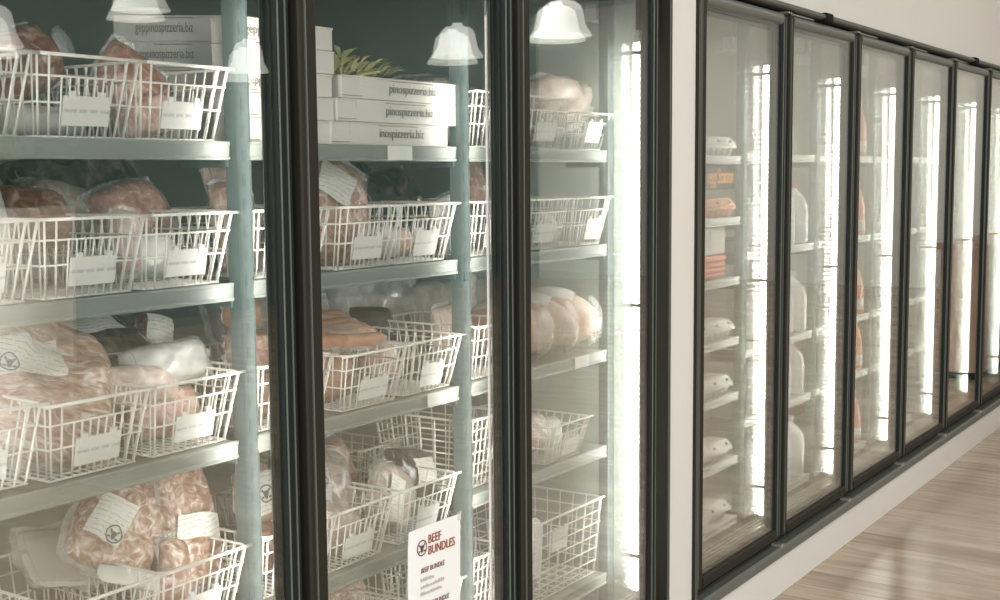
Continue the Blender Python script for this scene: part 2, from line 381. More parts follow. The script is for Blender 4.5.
# ------------------------------------------------------------------ doors
def stile(b, xa, xb, flip, z0, z1):
    """door upright with stepped face; flip = the gap is on the left"""
    w = xb-xa
    pr = [(0,.030),(0,.002),(.004,-.002),(w*.26,-.002),(w*.28,.002),(w*.36,.002),(w*.38,-.001),(w*.92,0),(w,.006),(w,.030)]
    poly = [((xa+px) if not flip else (xb-px), py) for px, py in pr]
    if flip: poly = poly[::-1]
    b.prism(poly, z0, z1, 'z')
def door(name, xa, xb, label, lw=.052, rw=.052, coat='2'):
    g = .012
    o = thing(name, label, 'door', (xa+g, 0, ZB+.04))
    def put(mb, n, m, bev=0):
        c = mb.build(n, m, o, bev); c.location = (-(xa+g), 0, -(ZB+.04)); return c
    x0, x1 = xa+g, xb-g; z0, z1 = ZB+.071, 2.126
    b = MB(); stile(b, x0, x0+lw-.008, False, z0, z1); put(b, 'left_stile', M['frame'])
    b = MB(); stile(b, x1-rw+.014, x1, True, z0, z1)
    put(b, 'right_stile', M['stile'])
    b = MB()   # top rail, half round
    n = 8; pts = [(.030,2.088)]
    for k in range(n+1):
        a = math.pi*(-.5 + k/n); pts.append((.010-.014*math.cos(a), 2.110+.020*math.sin(a)))
    pts.append((.030,2.130)); b.prism(pts, x0+lw-.008, x1-rw+.014, 'x'); c = put(b, 'top_rail', M['trim'])
    b = MB(); b.prism([(.030,z0),(.0,z0),(-.003,z0+.004),(-.003,z0+.031),(.004,z0+.037),(.030,z0+.037)], x0+lw-.008, x1-rw+.014, 'x'); put(b, 'bottom_rail', M['frame'])
    # pale beads and the spacer bars of the sealed glass unit
    b = MB()
    for xx in (x0+lw*.30,): b.box(xx-.0012,xx+.0012,-.0035,.002,z0+.01,z1-.01)
    for xx in (x1-rw*.24, x1-rw*.62): b.box(xx-.0010,xx+.0010,-.0032,.002,z0+.01,z1-.01)
    put(b, 'bead', M['trim'])
    gl, gr, gb, gt = x0+lw-.010, x1-rw+.016, z0+.035, 2.092
    b = MB()
    b.box(gl,gl+.005,.012,.017,gb,gt); b.box(gr-.005,gr,.012,.017,gb,gt)
    b.box(gl+.005,gr-.005,.012,.017,gb,gb+.008); b.box(gl+.005,gr-.005,.012,.021,gt-.006,gt)
    put(b, 'spacer', M['frame'])
    b = MB(); b.box(gl,gr,.0085,.0115,gb,gt); put(b, 'outer_pane', M['glass_out'+coat])
    b = MB(); b.box(gl,gr,.0240,.0265,gb,gt); b.v = [(x, y+(z-(gb+gt)/2)*.0058, z) for x, y, z in b.v]; put(b, 'inner_pane', M['glass_in'+coat])
    b = MB(); b.box(gl,gl+.006,.0275,.034,gb,gt); b.box(gr-.006,gr,.0275,.034,gb,gt); put(b, 'gasket', M['gasket'])
    return o
dl = ['left freezer door, black framed glass in front of baskets of wrapped meat',
      'middle freezer door, black framed glass with the beef bundles notice',
      'right freezer door, black framed glass beside the pale wall pier']
for k in range(3): door('glass_freezer_door', FX[k], FX[k+1], dl[k], lw=.062, coat=('', '', '2')[k])
cl = ['first cooler door beside the pale pier, glass in front of egg cartons',
      'second cooler door from the pier, glass in front of white milk jugs',
      'third cooler door from the pier, glass in front of orange juice bottles',
      'fourth cooler door from the pale pier, narrow glass with pale bottles',
      'fifth cooler door from the pale pier, narrow glass toward the far end',
      'sixth cooler door from the pier, cut off by the picture edge',
      'seventh cooler door from the pier, beyond the one at the picture edge',
      'last cooler door at the far end of the row']
for k in range(8): door('glass_cooler_door', CX[k], CX[k+1], cl[k], lw=(.068 if k == 0 else .052))

# ------------------------------------------------------------------ LED light strips on the mullions
def led_strip(x, y, mat, energy, label, w=.050):
    o = thing('light_strip', label, 'light', (x, y, .285), group='light strips behind the mullions')
    b = MB(); b.box(-w*.3,w*.3,-.014 if w > .02 else -.005,-.009 if w > .02 else -.002,0,1.68); b.build('housing', M['cap'], o, .002)
    b = MB(); dd = .15 if w < .02 else .55; q5, q4 = min(.005, w*.2), min(.004, w*.2); b.prism([(px, py*dd) for px, py in ((-w/2,-.010),(-w/2+q5,-.016),(w/2-q5,-.016),(w/2,-.010),(w/2-q4,.012),(w/4,.022),(-w/4,.022),(-w/2+q4,.012))], .012, 1.668, 'z'); b.build('lens', mat, o)
    for z0 in (-.03, 1.668):
        b = MB(); e_ = 1 if w > .02 else .3; b.box(-w*.4,w*.45,-.008*e_,.010*e_,z0,z0+.036); b.build('end_cap', M['cap'], o)
    if w > .02:
        for zc in (.112, .885, 1.633):
            b = MB(); b.box(-w/2-.002,w/2+.002,-.014,.014,zc,zc+.010); b.build('clip', M['gasket'], o)
    for dx, rz in ((-.03, 8), (.03, -50)):
        la = bpy.data.lights.new('led_light', 'AREA'); la.shape = 'RECTANGLE'; la.size = .04; la.size_y = 1.6; la.energy = energy; la.color = (1,.975,.93)
        lo = bpy.data.objects.new('led_light', la); COL.objects.link(lo); lo.parent = o
        lo.location = (dx*1.3, .045, .84); lo.rotation_euler = Euler((R(90),0,R(rz)), 'XYZ')   # local -Z towards +y, turned aside
FZ_E, CL_E = 2.3, .8
for x, y, m, e, lab, w in (
    [(FX[1]-.006, .078, M['led_dim'], FZ_E, 'thin dim light strip on the mullion between left and middle freezer doors', .006),
     (FX[2]-.012, .078, M['led_dim'], FZ_E, 'thin dim light strip on the mullion between middle and right freezer doors', .006),
     (3.318, .078, M['led'], FZ_E*1.3, 'bright ribbed light strip at the right side of the right freezer door', .024)]
    + [(x, .078, M['led'], CL_E, 'bright ribbed light strip at the right side of the %s cooler door' % w_, .024) for x, w_ in zip(CX[1:], ('first', 'second', 'third', 'fourth', 'fifth', 'sixth', 'seventh', 'last'))]):
    led_strip(x, y, m, e, lab, w)
led_strip(1.035, .078, M['led_dim'], FZ_E, 'thin light strip at the left side of the left freezer door', .012)

# ------------------------------------------------------------------ shelving
POSTX = [1.017, 1.777, 2.537, 3.295]
CPOST = [3.575] + [x+.0 for x in CX[1:]]
def post(x, label):
    o = thing('shelf_post', label, 'shelf post', (x+.003, .180, .14), group='shelf posts')
    b = MB(); b.box(-.006,.030,-.015,.016,0,2.0); b.box(-.008,-.005,-.017,.0,0,2.0); b.box(.029,.0315,-.017,.0,0,2.0); b.build('upright', M['post'], o)
    b = MB()
    for k in range(38): b.box(.008,.016,-.0158,-.0148,.06+k*.05,.085+k*.05)
    b.build('slot', M['slot'], o)
    b = MB(); b.box(-.03,.03,-.03,.03,0,.006); b.build('foot', M['post'], o)
    return o
post(POSTX[1], 'blue grey shelf post between the left and middle freezer bays')
post(POSTX[2], 'blue grey shelf post between the middle and right freezer bays')
for x, nm in ((POSTX[0], 'left end of the left freezer bay'), (POSTX[3], 'right end of the right freezer bay')): post(x, 'blue grey shelf post at the ' + nm)
for k, x in enumerate(CPOST[1:6]): post(x, 'blue grey shelf post behind the right side of the %s cooler door' % ('first','second','third','fourth','fifth')[k])

def shelf(x0, x1, zt, label, depth=.46, lip=.036, price=None, group='steel shelves', mat='shelf'):
    o = thing('shelf', label, 'shelf', ((x0+x1)/2, SY, zt), group=group); w = (x1-x0)/2
    b = MB(); b.box(-w,w,.004,depth,-.012,-.002); b.box(-w,w,depth-.01,depth,-.03,-.012); b.build('deck', M[mat], o)
    b = MB(); b.prism([(.004,0),(-.002,0),(-.004,-.003),(-.002,-.008),(.0,-lip+.008),(-.004,-lip+.004),(-.002,-lip),(.012,-lip),(.012,-.012),(.004,-.002)], -w, w, 'x'); rail = b.build('price_rail', M[mat], o)
    for sx in (-1, 1):
        b = MB(); xa = sx*(w+.001); xb = sx*(w+.006)
        b.box(min(xa,xb),max(xa,xb),.008,.14,-.05,-.004); b.box(min(xa,sx*(w+.016)),max(xa,sx*(w+.016)),.03,.036,-.045,-.012); b.build('bracket', M['post'], o)
    if price:
        for px, pw in price:
            b = MB(); b.box(px-pw/2,px+pw/2,-.0065,-.005,-lip+.002,-.001); b.build('price_ticket', M['ticket'], rail)
    return o
rows = {1:'top', 2:'second', 3:'third', 4:'fourth', 5:'bottom'}
for bi, (xa, xb, nm) in enumerate(((POSTX[0]+.028, POSTX[1]-.028, 'left'), (POSTX[1]+.028, POSTX[2]-.028, 'middle'), (POSTX[2]+.028, POSTX[3]-.022, 'right'))):
    for r in rows:
        pr = None
        if bi == 1 and r == 1: pr = [(.125,.09)]
        if bi == 1 and r == 3: pr = [(.255,.075)]
        if bi == 2 and r == 3: pr = [(.20,.08)]
        zz = SHELF_Z[r] if bi == 2 or r < 4 else {4:.681, 5:.405}[r]
        shelf(xa, xb, zz, '%s grey steel shelf behind the %s freezer door' % (rows[r], nm), price=pr)
C_Z = [1.630, 1.410, 1.190, .968, .760, .520, .290]
E_Z = [1.640, 1.275, .905, .640, .290]
for k in range(5):
    xa, xb = CPOST[k]+.028, CPOST[k+1]-.042
    for j, z in enumerate(C_Z if k == 0 else E_Z):
        nm = ('topmost','second','third','fourth','fifth','sixth','lowest')[j] if k == 0 else ('topmost','second','third','fourth','lowest')[j]
        shelf(xa, xb, z, '%s pale shelf behind the %s cooler door' % (nm, ('first','second','third','fourth','fifth')[k]), depth=.5, lip=.030, mat='shelf_pale')

# ------------------------------------------------------------------ wire baskets
def basket_parts(W, D, H, tw=.018, td=.03, grid=False):
    """rim and wires; origin at the bottom centre, front towards -y"""
    rim = MB(); w, d = W/2, D/2; c = .018; r = .0030
    loop = []
    for cx_, cy_, a0 in ((w-c,d-c,0),(-w+c,d-c,90),(-w+c,-d+c,180),(w-c,-d+c,270)):
        for k in range(4):
            a = R(a0+30*k); loop.append((cx_+c*math.cos(a), cy_+c*math.sin(a), H))
    rim.tube(loop, r, 6, closed=True)
    rim.tube([(-w-.010,-d-.003,H),(w+.010,-d-.003,H)], r*1.1, 6)
    wr = MB(); r2 = .0019; bw, bd = w-tw, d-td
    def fr(t, x, side):   # point at height t (0..1) on the front/back wall, x in -1..1
        return (x*(bw+(w-bw)*t), side*(bd+(d-bd)*t), H*t)
    def sd(t, y, side): return (side*(bw+(w-bw)*t), y*(bd+(d-bd)*t), H*t)
    if grid:
        nf, ns, hs = 8, 6, [.0,.17,.34,.51,.68,.84]
        fx = [-.97+1.94*k/nf for k in range(nf+1)]; full = fx
    else:
        ns, hs = 12, [0,.42,.74]
        full = [-.96,-.74,.74,.96]; fx = full
        for k in range(7):
            x = -.5+k/6*1.0
            wr.tube([fr(0,x,-1), fr(.74,x,-1)], r2, 5)
        for k in range(5): wr.tube([fr(0,-.6+.3*k,1), fr(1,-.6+.3*k,1)], r2, 5)
    for x in fx: wr.tube([fr(0,x,-1), fr(1,x,-1)], r2*1.15, 5)
    for x in fx: wr.tube([fr(0,x,1), fr(1,x,1)], r2, 5)
    for s in (-1, 1):
        for k in range(ns+1):
            y = -.95+1.9*k/ns; wr.tube([sd(0,y,s), sd(1,y,s)], r2, 5)
    for t in hs:
        lp = [fr(t,-1,-1), fr(t,1,-1), fr(t,1,1), fr(t,-1,1)]
        wr.tube(lp, r2*1.1, 5, closed=True)
    nb = 8 if grid else 10
    for k in range(nb+1):
        x = -.95+1.9*k/nb; wr.tube([fr(0,x,-1), fr(0,x,1)], r2, 5)
    for k in range(4 if not grid else 7):
        y = -.8+1.6*k/(3 if not grid else 6); wr.tube([sd(0,y,-1), sd(0,y,1)], r2, 5)
    return rim.mesh('rim'), wr.mesh('wires')
BW, BD, BH = .222, .36, .138
STD = basket_parts(BW, BD, BH)
SMALL = basket_parts(.215, .34, .104)
BIG = basket_parts(.40, .30, .235, .012, .02, grid=True)
BACK = basket_parts(.165, .26, .155, .01, .02, grid=True)
def card_mesh(w, h):
    b = MB(); b.box(-w/2,w/2,-.001,.001,-h/2,h/2)
    for sx in (-1,1): b.box(sx*w*.32-.006,sx*w*.32+.006,-.0022,.004,h/2-.008,h/2+.008)
    return b.mesh('card')
CARD = card_mesh(.098, .052); CARD2 = card_mesh(.085, .062)
for me in (CARD, CARD2): me.materials.append(M['card'])
def basket(x, y, z, label, kind=STD, card=0.0, rz=0, H=BH, D=BD, cdz=.045, cmesh=None, sc=(1,1,1), group='white wire baskets in the freezers', td=.03):
    o = thing('wire_basket', label, 'basket', (x, y, z+.0022), (0,0,R(rz)), group); o.scale = sc
    for me, n in zip(kind, ('rim', 'wires')):
        if len(me.materials) == 0: me.materials.append(M['wire'])
        c = bpy.data.objects.new(n, me); COL.objects.link(c); c.parent = o
    if card is not None:
        c = bpy.data.objects.new('card', cmesh or CARD); COL.objects.link(c); c.parent = o
        t = cdz/H; c.location = (card, -(D/2-td*(1-t))-.0050, cdz); c.rotation_euler = (math.atan2(td, H), 0, 0)
    return o
YB = SY-.008+BD/2
S = SHELF_Z; S4, S5 = .681, .405
AXS = (1.195, 1.42, 1.638); BXS = (1.925, 2.175, 2.39); CXX = (2.70, 2.945, 3.205)
basket(AXS[0], YB, S[1], 'white wire basket cut off by the left picture edge on the top shelf')
basket(AXS[1], YB, S[1], 'white wire basket holding a dark red joint on the top shelf, left door')
basket(AXS[2], YB, S[1], 'white wire basket in front of the lettered white boxes, top shelf, left door')
basket(AXS[0], YB, S[2], 'white wire basket cut off by the left picture edge on the second shelf')
basket(AXS[1], YB, S[2], 'white wire basket on the second shelf, middle of three behind the left door')
basket(AXS[2], YB, S[2], 'white wire basket beside the post on the second shelf, left freezer door')
basket(AXS[0]-.012, YB-.012, S[3]+.012, 'white wire basket at left picture edge in front of the sliced meat bag', rz=-4)
basket(AXS[1]-.005, YB, S[3], 'white wire basket holding the big bag of sliced meat, third shelf, left door')
basket(AXS[2]+.006, YB, S[3], 'white wire basket under the heap of black packs, third shelf, left door')
basket(AXS[1]+.005, YB, S4, 'empty white wire basket on the fourth shelf, bottom left', card=None)
basket(AXS[2]+.010, YB, S4, 'white wire basket below the large labelled meat bag, fourth shelf, left door')
basket(AXS[0]-.02, YB, S4, 'white wire basket at the left edge on the fourth shelf', card=None)
basket(BXS[0], YB, S[2], 'white wire basket glimpsed right of the first post on the second shelf', card=None)
basket(BXS[1], YB, S[2], 'white wire basket holding the big meat bag, second shelf, middle door')
basket(BXS[2], YB, S[2], 'white wire basket with bright card on the second shelf, middle door', cmesh=CARD2)
basket(BXS[0], YB, S[3], 'white wire basket glimpsed right of the first post on the third shelf', card=None)
basket(BXS[1]+.004, YB-.006, S[3], 'white wire basket of sausages on the third shelf, middle door', sc=(1,1,.93))
basket(BXS[2]+.018, YB, S[3], 'white wire basket below the clear bag on the third shelf, middle door', cmesh=CARD2, sc=(1,1,.93))
basket(BXS[0], YB, S4, 'white wire basket glimpsed right of the first post on the fourth shelf', card=None)
basket(BXS[1]-.05, YB, S4, 'white wire basket of labelled grey bags on the fourth shelf, middle door')
basket(BXS[2]-.01, YB, S4, 'white wire basket behind the notice on the fourth shelf, middle door', cmesh=CARD2)
basket(BXS[1]-.02, YB, S5, 'white wire basket on the bottom shelf left of the notice', card=None)
basket(BXS[2]+.01, YB, S5, 'white wire basket on the bottom shelf behind the notice', card=None)
basket(2.385, .62, S4, 'grid wire basket at the back of the fourth shelf, left one of two', BACK, None, H=.155)
basket(2.57, .60, S4, 'grid wire basket at the back of the fourth shelf, beside the second post', BACK, None, H=.155)
basket(CXX[0], YB, S[1], 'white wire basket right of the second post on the top shelf', card=None)
basket(CXX[1], YB, S[1], 'white wire basket under the tied poultry bag, top shelf, right door')
basket(CXX[2]+.015, YB, S[1], 'shallow white wire basket at the end of the top shelf, right door', SMALL, 0.0, H=.104, D=.34, cdz=.05, cmesh=CARD2)
basket(CXX[0], YB, S[2], 'white wire basket right of the second post on the second shelf')
basket(CXX[1]-.01, YB, S[2], 'white wire basket next to the middle mullion on the second shelf, right door')
basket(CXX[2]-.03, YB, S[2], 'white wire basket with one small pack at the end of the second shelf', cmesh=CARD2, card=.03)
basket(CXX[0], YB, S[3], 'white wire basket right of the second post on the third shelf', card=None)
basket(2.66, YB, S[4], 'tall wire basket right of the second post on the fourth shelf', BACK, None, H=.155, sc=(1.1,1.2,1.2))
basket(CXX[2]-.170, YB-.01, S[4], 'white wire basket of pale meat on the fourth shelf, right door', card=.02, cmesh=CARD2, sc=(1,1,.80))
basket(2.66, YB, S[5], 'tall wire basket right of the second post on the bottom shelf', BACK, None, H=.155, sc=(1.1,1.2,1.4))
basket(3.07, SY+.012+.15, S[5], 'deep square mesh basket on the bottom shelf, right freezer door', BIG, -.05, H=.235, D=.30, cdz=.165, cmesh=CARD2, td=.02)

# ------------------------------------------------------------------ bags, packs and boxes
def emblem(parent, cx, cz, y, r, mat):
    """round farm stamp: ring with a small horned head"""
    b = MB(); n = 24
    for ra, rb in ((r, r*.84),):
        vs = []; 
        for k in range(n):
            a = 2*math.pi*k/n; vs += [(cx+ra*math.cos(a), y, cz+ra*math.sin(a)), (cx+rb*math.cos(a), y, cz+rb*math.sin(a))]
        b.add(vs, [(2*k, 2*((k+1) % n), 2*((k+1) % n)+1, 2*k+1) for k in range(n)])
    def poly(p): b.add([(cx+r*a, y, cz+r*c) for a, c in p], [tuple(range(len(p)))])
    poly([(-.42,.10),(-.20,.30),(.22,.34),(.46,.16),(.30,-.02),(.18,-.50),(-.06,-.62),(-.22,-.46),(-.28,-.02)])
    poly([(-.42,.14),(-.66,.40),(-.52,.52),(-.24,.34)]); poly([(.46,.2),(.66,.5),(.52,.56),(.26,.36)])
    poly([(-.7,-.34),(-.36,-.24),(-.34,-.42),(-.6,-.52)]); poly([(.32,-.3),(.7,-.3),(.56,-.54),(.28,-.48)])
    return b.build('stamp', mat, parent)

def bag(name, label, cat, loc, w, h, t, mat, lean=0, roll=0, yaw=0, film=.12, fmat='film', lab=None, seed=None, group=None, sq=3.0, lump=.18, pinch=0.0, flap=None, stamp=False, knot=0, logo_at=(.3,-.5)):
    """pillow shaped pack, front towards -y. lean: back, roll: in its own plane, yaw: about z"""
    sd = seed if seed is not None else int(abs(loc[0]*977+loc[2]*3331)*10) % 997
    o = thing(name, label, cat, loc, group=group)
    o.rotation_mode = 'ZXY' if False else 'XYZ'
    mt = Matrix.Rotation(R(yaw), 4, 'Z') @ Matrix.Rotation(R(-lean), 4, 'X') @ Matrix.Rotation(R(roll), 4, 'Y')
    o.rotation_euler = mt.to_euler()
    off = Vector((sd*1.37, sd*.71, sd*.33)); n = 26
    def outline(u, v):
        # square -> rounded, uneven outline
        k = 1 - .10*(u*u*v*v) 
        nx = noise.noise(Vector((u*1.1, v*1.1, 0))+off)*.10; nz = noise.noise(Vector((u*1.1, v*1.1, 5))+off)*.10
        pw = 1 - pinch*max(0, v)**1.5
        return (w/2*(u*k*pw+nx*.6), h/2*(v*k+nz*.6))
    def thick(u, v):
        base = max(0, (1-abs(u)**sq))*max(0, (1-abs(v)**sq))
        x, z = outline(u, v)
        nn = noise.noise(Vector((x*16, z*16, 1))+off)*lump*1.3 + noise.noise(Vector((x*45, z*45, 3))+off)*lump*.55
        return t/2*math.sqrt(base)*(1+nn)
    def front(u, v, e=0): 
        x, z = outline(u, v); return Vector((x, -thick(u, v)-e, z))
    vs = []; fs = []
    g = [math.sin(math.pi/2*(-1+2*i/n)) for i in range(n+1)]
    for side in (-1, 1):
        for j in range(n+1):
            for i in range(n+1):
                x, z = outline(g[i], g[j]); vs.append((x, side*thick(g[i], g[j])*(1 if side < 0 else .8), z))
    m = (n+1)**2
    for j in range(n):
        for i in range(n):
            a = j*(n+1)+i; q = (a, a+1, a+n+2, a+n+1); fs.append(q); fs.append(tuple(m+k for k in q[::-1]))
    b = MB(); b.add(vs, fs, 0, True); me = b.mesh('filling')
    bm = bmesh.new(); bm.from_mesh(me); bmesh.ops.remove_doubles(bm, verts=bm.verts, dist=1e-5); bm.to_mesh(me); bm.free()
    link('filling', me, M[mat], o)
    if film:
        ring = []
        K = 40
        for k in range(K):
            a = 2*math.pi*k/K; c, s = math.cos(a), math.sin(a); q = max(abs(c), abs(s)); ring.append((c/q, s/q))
        vs = []; fs = []
        for lv, (f, yy) in enumerate(((.88, 0), (1.0, .004), (1+film*.55, .008), (1+film, .012))):
            for k, (u, v) in enumerate(ring):
                if lv == 0: x, z = outline(u*f, v*f); y = -thick(u*f, v*f)-.0015
                else:
                    x, z = outline(u, v); nn = noise.noise(Vector((k*.5, lv*.9, sd)))
                    if flap: ex = 1+(f-1)*(1+flap*max(0, v)**2)
                    else: ex = f
                    x *= 1+(ex-1)*(.5 if flap else 1); z *= ex; y = nn*yy*2.2
                vs.append((x, y, z))
        for lv in range(3):
            for k in range(K): fs.append((lv*K+k, lv*K+(k+1) % K, (lv+1)*K+(k+1) % K, (lv+1)*K+k))
        b = MB(); b.add(vs, fs, 0, True); b.build('film_edge', M[fmat], o)
    if knot:   # gathered and tied neck of the bag
        b = MB(); z0 = h/2*.93
        b.lathe([(knot*.9,-.012),(knot*.42,.012),(knot*.34,.02),(knot*.55,.034),(knot*.95,.055),(knot*1.1,.066)], 12, c=(0,0,z0), ex=1.25, ey=.7); nk = b.build('neck', M[fmat], o)
        for v in nk.data.vertices:
            q = noise.noise(v.co*60+off)*.006; v.co.x += q; v.co.y += q
    if lab:
        u0, v0, lw, lh, ang = lab; vs = []; fs = []; a = R(ang); nn = 6
        for j in range(nn+1):
            for i in range(nn+1):
                du, dv = (i/nn-.5)*lw, (j/nn-.5)*lh
                u = u0+(du*math.cos(a)-dv*math.sin(a))/(w/2); v = v0+(du*math.sin(a)+dv*math.cos(a))/(h/2)
                u = max(-.97, min(.97, u)); v = max(-.97, min(.97, v)); vs.append(front(u, v, .003+lump*.022))
        for j in range(nn):
            for i in range(nn): k = j*(nn+1)+i; fs.append((k, k+1, k+nn+2, k+nn+1))
        b = MB(); b.add(vs, fs, 0, True); lo = b.build('label', M['label'], o)
        if stamp:
            du, dv = lw*logo_at[0], lh*logo_at[1]
            p = front(u0+(du*math.cos(a)-dv*math.sin(a))/(w/2), v0+(du*math.sin(a)+dv*math.cos(a))/(h/2), .006+lump*.022)
            st = emblem(lo, p.x, p.z, p.y, min(lh, lw)*.24, M['ink'])
            for vv in st.data.vertices: vv.co.y = front(max(-.97, min(.97, vv.co.x/(w/2))), max(-.97, min(.97, vv.co.z/(h/2))), .0055+lump*.024).y
    return o

def pizza_box(x0, x1, y0, y1, z0, z1, label, words=None, size=.028, tx=.2, group='white pizza boxes', yaw=0, xs=.95):
    o = thing('pizza_box', label, 'box', ((x0+x1)/2, (y0+y1)/2, z0), (0,0,R(yaw)), group)
    w, d, h = (x1-x0)/2, (y1-y0)/2, z1-z0-.0012
    b = MB(); b.box(-w,w,-d,d,0,h-.004); b.build('tray', M['box'], o, .002)
    b = MB(); b.box(-w-.001,w+.001,-d-.001,d+.001,h-.004,h); b.box(-w*.72,-w*.5,-d-.0022,-d,h*.55,h); b.build('lid', M['box'], o)
    b = MB(); b.box(-w*.25,w*.45,-d-.0018,-d-.0002,h-.0065,h-.0045); b.box(-w,-w*.72,-d-.0018,-d-.0002,h*.10,h*.10+.002); b.build('slit', M['box_edge'], o)
    if words:
        text('lettering', words, size, M['box_ink'], o, (-w+tx*2*w, -d-.0025, h*.36), (R(90),0,0), xscale=xs)
    return o
# lettered boxes
WEB = 'geppinospizzeria.biz'
for k in range(5):
    pizza_box(1.814, 2.088-.004*(k % 3), .18, .27, S[1]+.0505*k, S[1]+.0505*(k+1), 'white box in the narrow stack beside the first post, %s' % ('lowest','second from bottom','middle one','second from top','topmost')[k],
              WEB if k in (4, 2) else None, .026, .02)
for k, wd in enumerate(('inospizzeria.biz', 'pinospizzeria.biz', 'pinospizzeria.biz')):
    dx = (-.085, -.045, -.012)[k]
    pizza_box(2.112+dx*.5, 2.582+dx, .175, .47, S[1]+.0515*k, S[1]+.0515*(k+1), '%s of the three wide lettered pizza boxes, top shelf, middle door' % ('bottom one','middle one','topmost')[k], wd, .030, (.375,.37,.35)[k], xs=.92)
for k in range(5):
    pizza_box(2.017-.1175, 2.017+.1175+(.008 if k == 4 else 0), .60-.11, .60+.11, S[1]+.0585*k, S[1]+.0585*(k+1), 'turned pizza box behind the left top shelf baskets, %s' % ('lowest','second from bottom','third up','fourth up','topmost')[k],
              WEB if k in (4, 3) else None, .032, .20, xs=.50, yaw=-52)
b0 = thing('back_shelf_deck', 'grey deck carrying the back stack of pizza boxes', 'shelf', (1.8,.8,S[1]-.004))
b = MB(); b.box(-.7,.45,-.175,.2,-.012,0); b.build('deck', M['shelf'], b0)

# leafy greens on the boxes
lo = thing('leafy_greens', 'yellow green leafy bunch lying on top of the white pizza boxes', 'plant', (2.285,.33,S[1]+.1548)); lo.scale = (1.15,1.15,1.3)
b = MB(); rnd = random.Random(3)
for k in range(120):
    a = rnd.uniform(0, 2*math.pi); rr = rnd.random()**.6
    base = Vector((rr*.11*math.cos(a), rr*.09*math.sin(a), .012+ (1-rr)*.045*rnd.random()))
    d = Vector((math.cos(a)*rnd.uniform(.3,1)+.15, math.sin(a)*.8, rnd.uniform(.05,.5))).normalized(); L_ = rnd.uniform(.03,.055)
    side = d.cross(Vector((0,0,1))).normalized()*rnd.uniform(.005,.009); up = Vector((0,0,.006))
    p0, p1, p2 = base, base+d*L_*.5+up, base+d*L_
    b.add([p0-side*.3, p0+side*.3, p1+side, p1-side, p2], [(0,1,2,3),(3,2,4)], 0, True)
b.build('leaves', M['leaf'], lo)
b = MB()
for k in range(14):
    a = rnd.uniform(0, 6.28); b.tube([(0,0,.004),(.05*math.cos(a),.04*math.sin(a),.012),(.10*math.cos(a),.08*math.sin(a),.016)], .0022, 5)
b.build('stems', M['leaf'], lo)

# ---- left freezer bay, top shelf
Z = S[1]
bag('meat_joint', 'dark red meat joint in a tied bag, top shelf, leftmost door', 'meat', (1.40,.36,Z+.125), .125,.25,.12,'m_red', 20, 66, 8, .10, knot=.024, seed=11, lump=.3)
bag('meat_pack', 'dark red pack behind the white cards at the left edge, top shelf', 'meat', (1.235,.42,Z+.095), .20,.13,.10,'m_red', 40, -8, 0, .12, seed=23, lump=.3)
bag('paper_pack', 'pale paper wrapped pack at the bottom of the left top basket', 'meat', (1.42,.30,Z+.034), .17,.056,.10,'paper', 0, 0, 0, 0)
bag('paper_pack', 'pale paper wrapped pack at the left picture edge, top shelf', 'meat', (1.21,.28,Z+.036), .17,.06,.10,'paper', 0, 0, 0, 0)
bag('ground_meat_pack', 'brown ground meat pack with one pointed corner up, in front of lettered boxes', 'meat', (1.655,.33,Z+.105), .165,.165,.05,'m_red', 18, 42, 0, .10, seed=5)
bag('ground_meat_pack', 'pinkish ground meat pack lying low under the pointed pack', 'meat', (1.66,.30,Z+.050), .15,.08,.06,'m_ground', 20, -14, 0, .08, seed=8)
# second shelf
Z = S[2]
bag('meat_pack', 'reddish brown frosted pack behind the middle basket, second shelf, left door', 'meat', (1.48,.42,Z+.135), .16,.12,.09,'m_red', 30, 10, 0, seed=31)
bag('meat_pack', 'brown pack with a clear fold, beside the post on the second shelf', 'meat', (1.73,.44,Z+.135), .19,.13,.10,'m_ground', 30, -12, 0, .16, seed=32)
bag('dark_pack', 'large dark frozen pack at the back of the second shelf, left door', 'meat', (1.72,.60,Z+.17), .34,.20,.14,'m_dark', 25, -6, 0, seed=33)
bag('meat_pack', 'upright pinkish pack between two baskets on the second shelf', 'meat', (1.575,.27,Z+.085), .065,.125,.05,'m_pale', 6, 5, 0, .14, seed=34)
bag('meat_pack', 'frosted brown pack behind the right basket, second shelf, left door', 'meat', (1.60,.50,Z+.14), .17,.13,.09,'m_frost', 30, 8, 0, .16, seed=38)
bag('paper_pack', 'big pale wrapped bundle at the left edge of the second shelf', 'meat', (1.245,.36,Z+.14), .24,.22,.15,'paper', 22, 5, 0, .0, seed=35)
bag('meat_pack', 'brown pack low in the left edge basket, second shelf', 'meat', (1.22,.25,Z+.045), .15,.08,.06,'m_ground', 10, 0, 0, seed=36)
bag('clear_pack', 'frosty clear pack low in the basket by the post, second shelf', 'meat', (1.65,.31,Z+.052), .16,.09,.09,'m_clear', 20, 0, 0, seed=37)
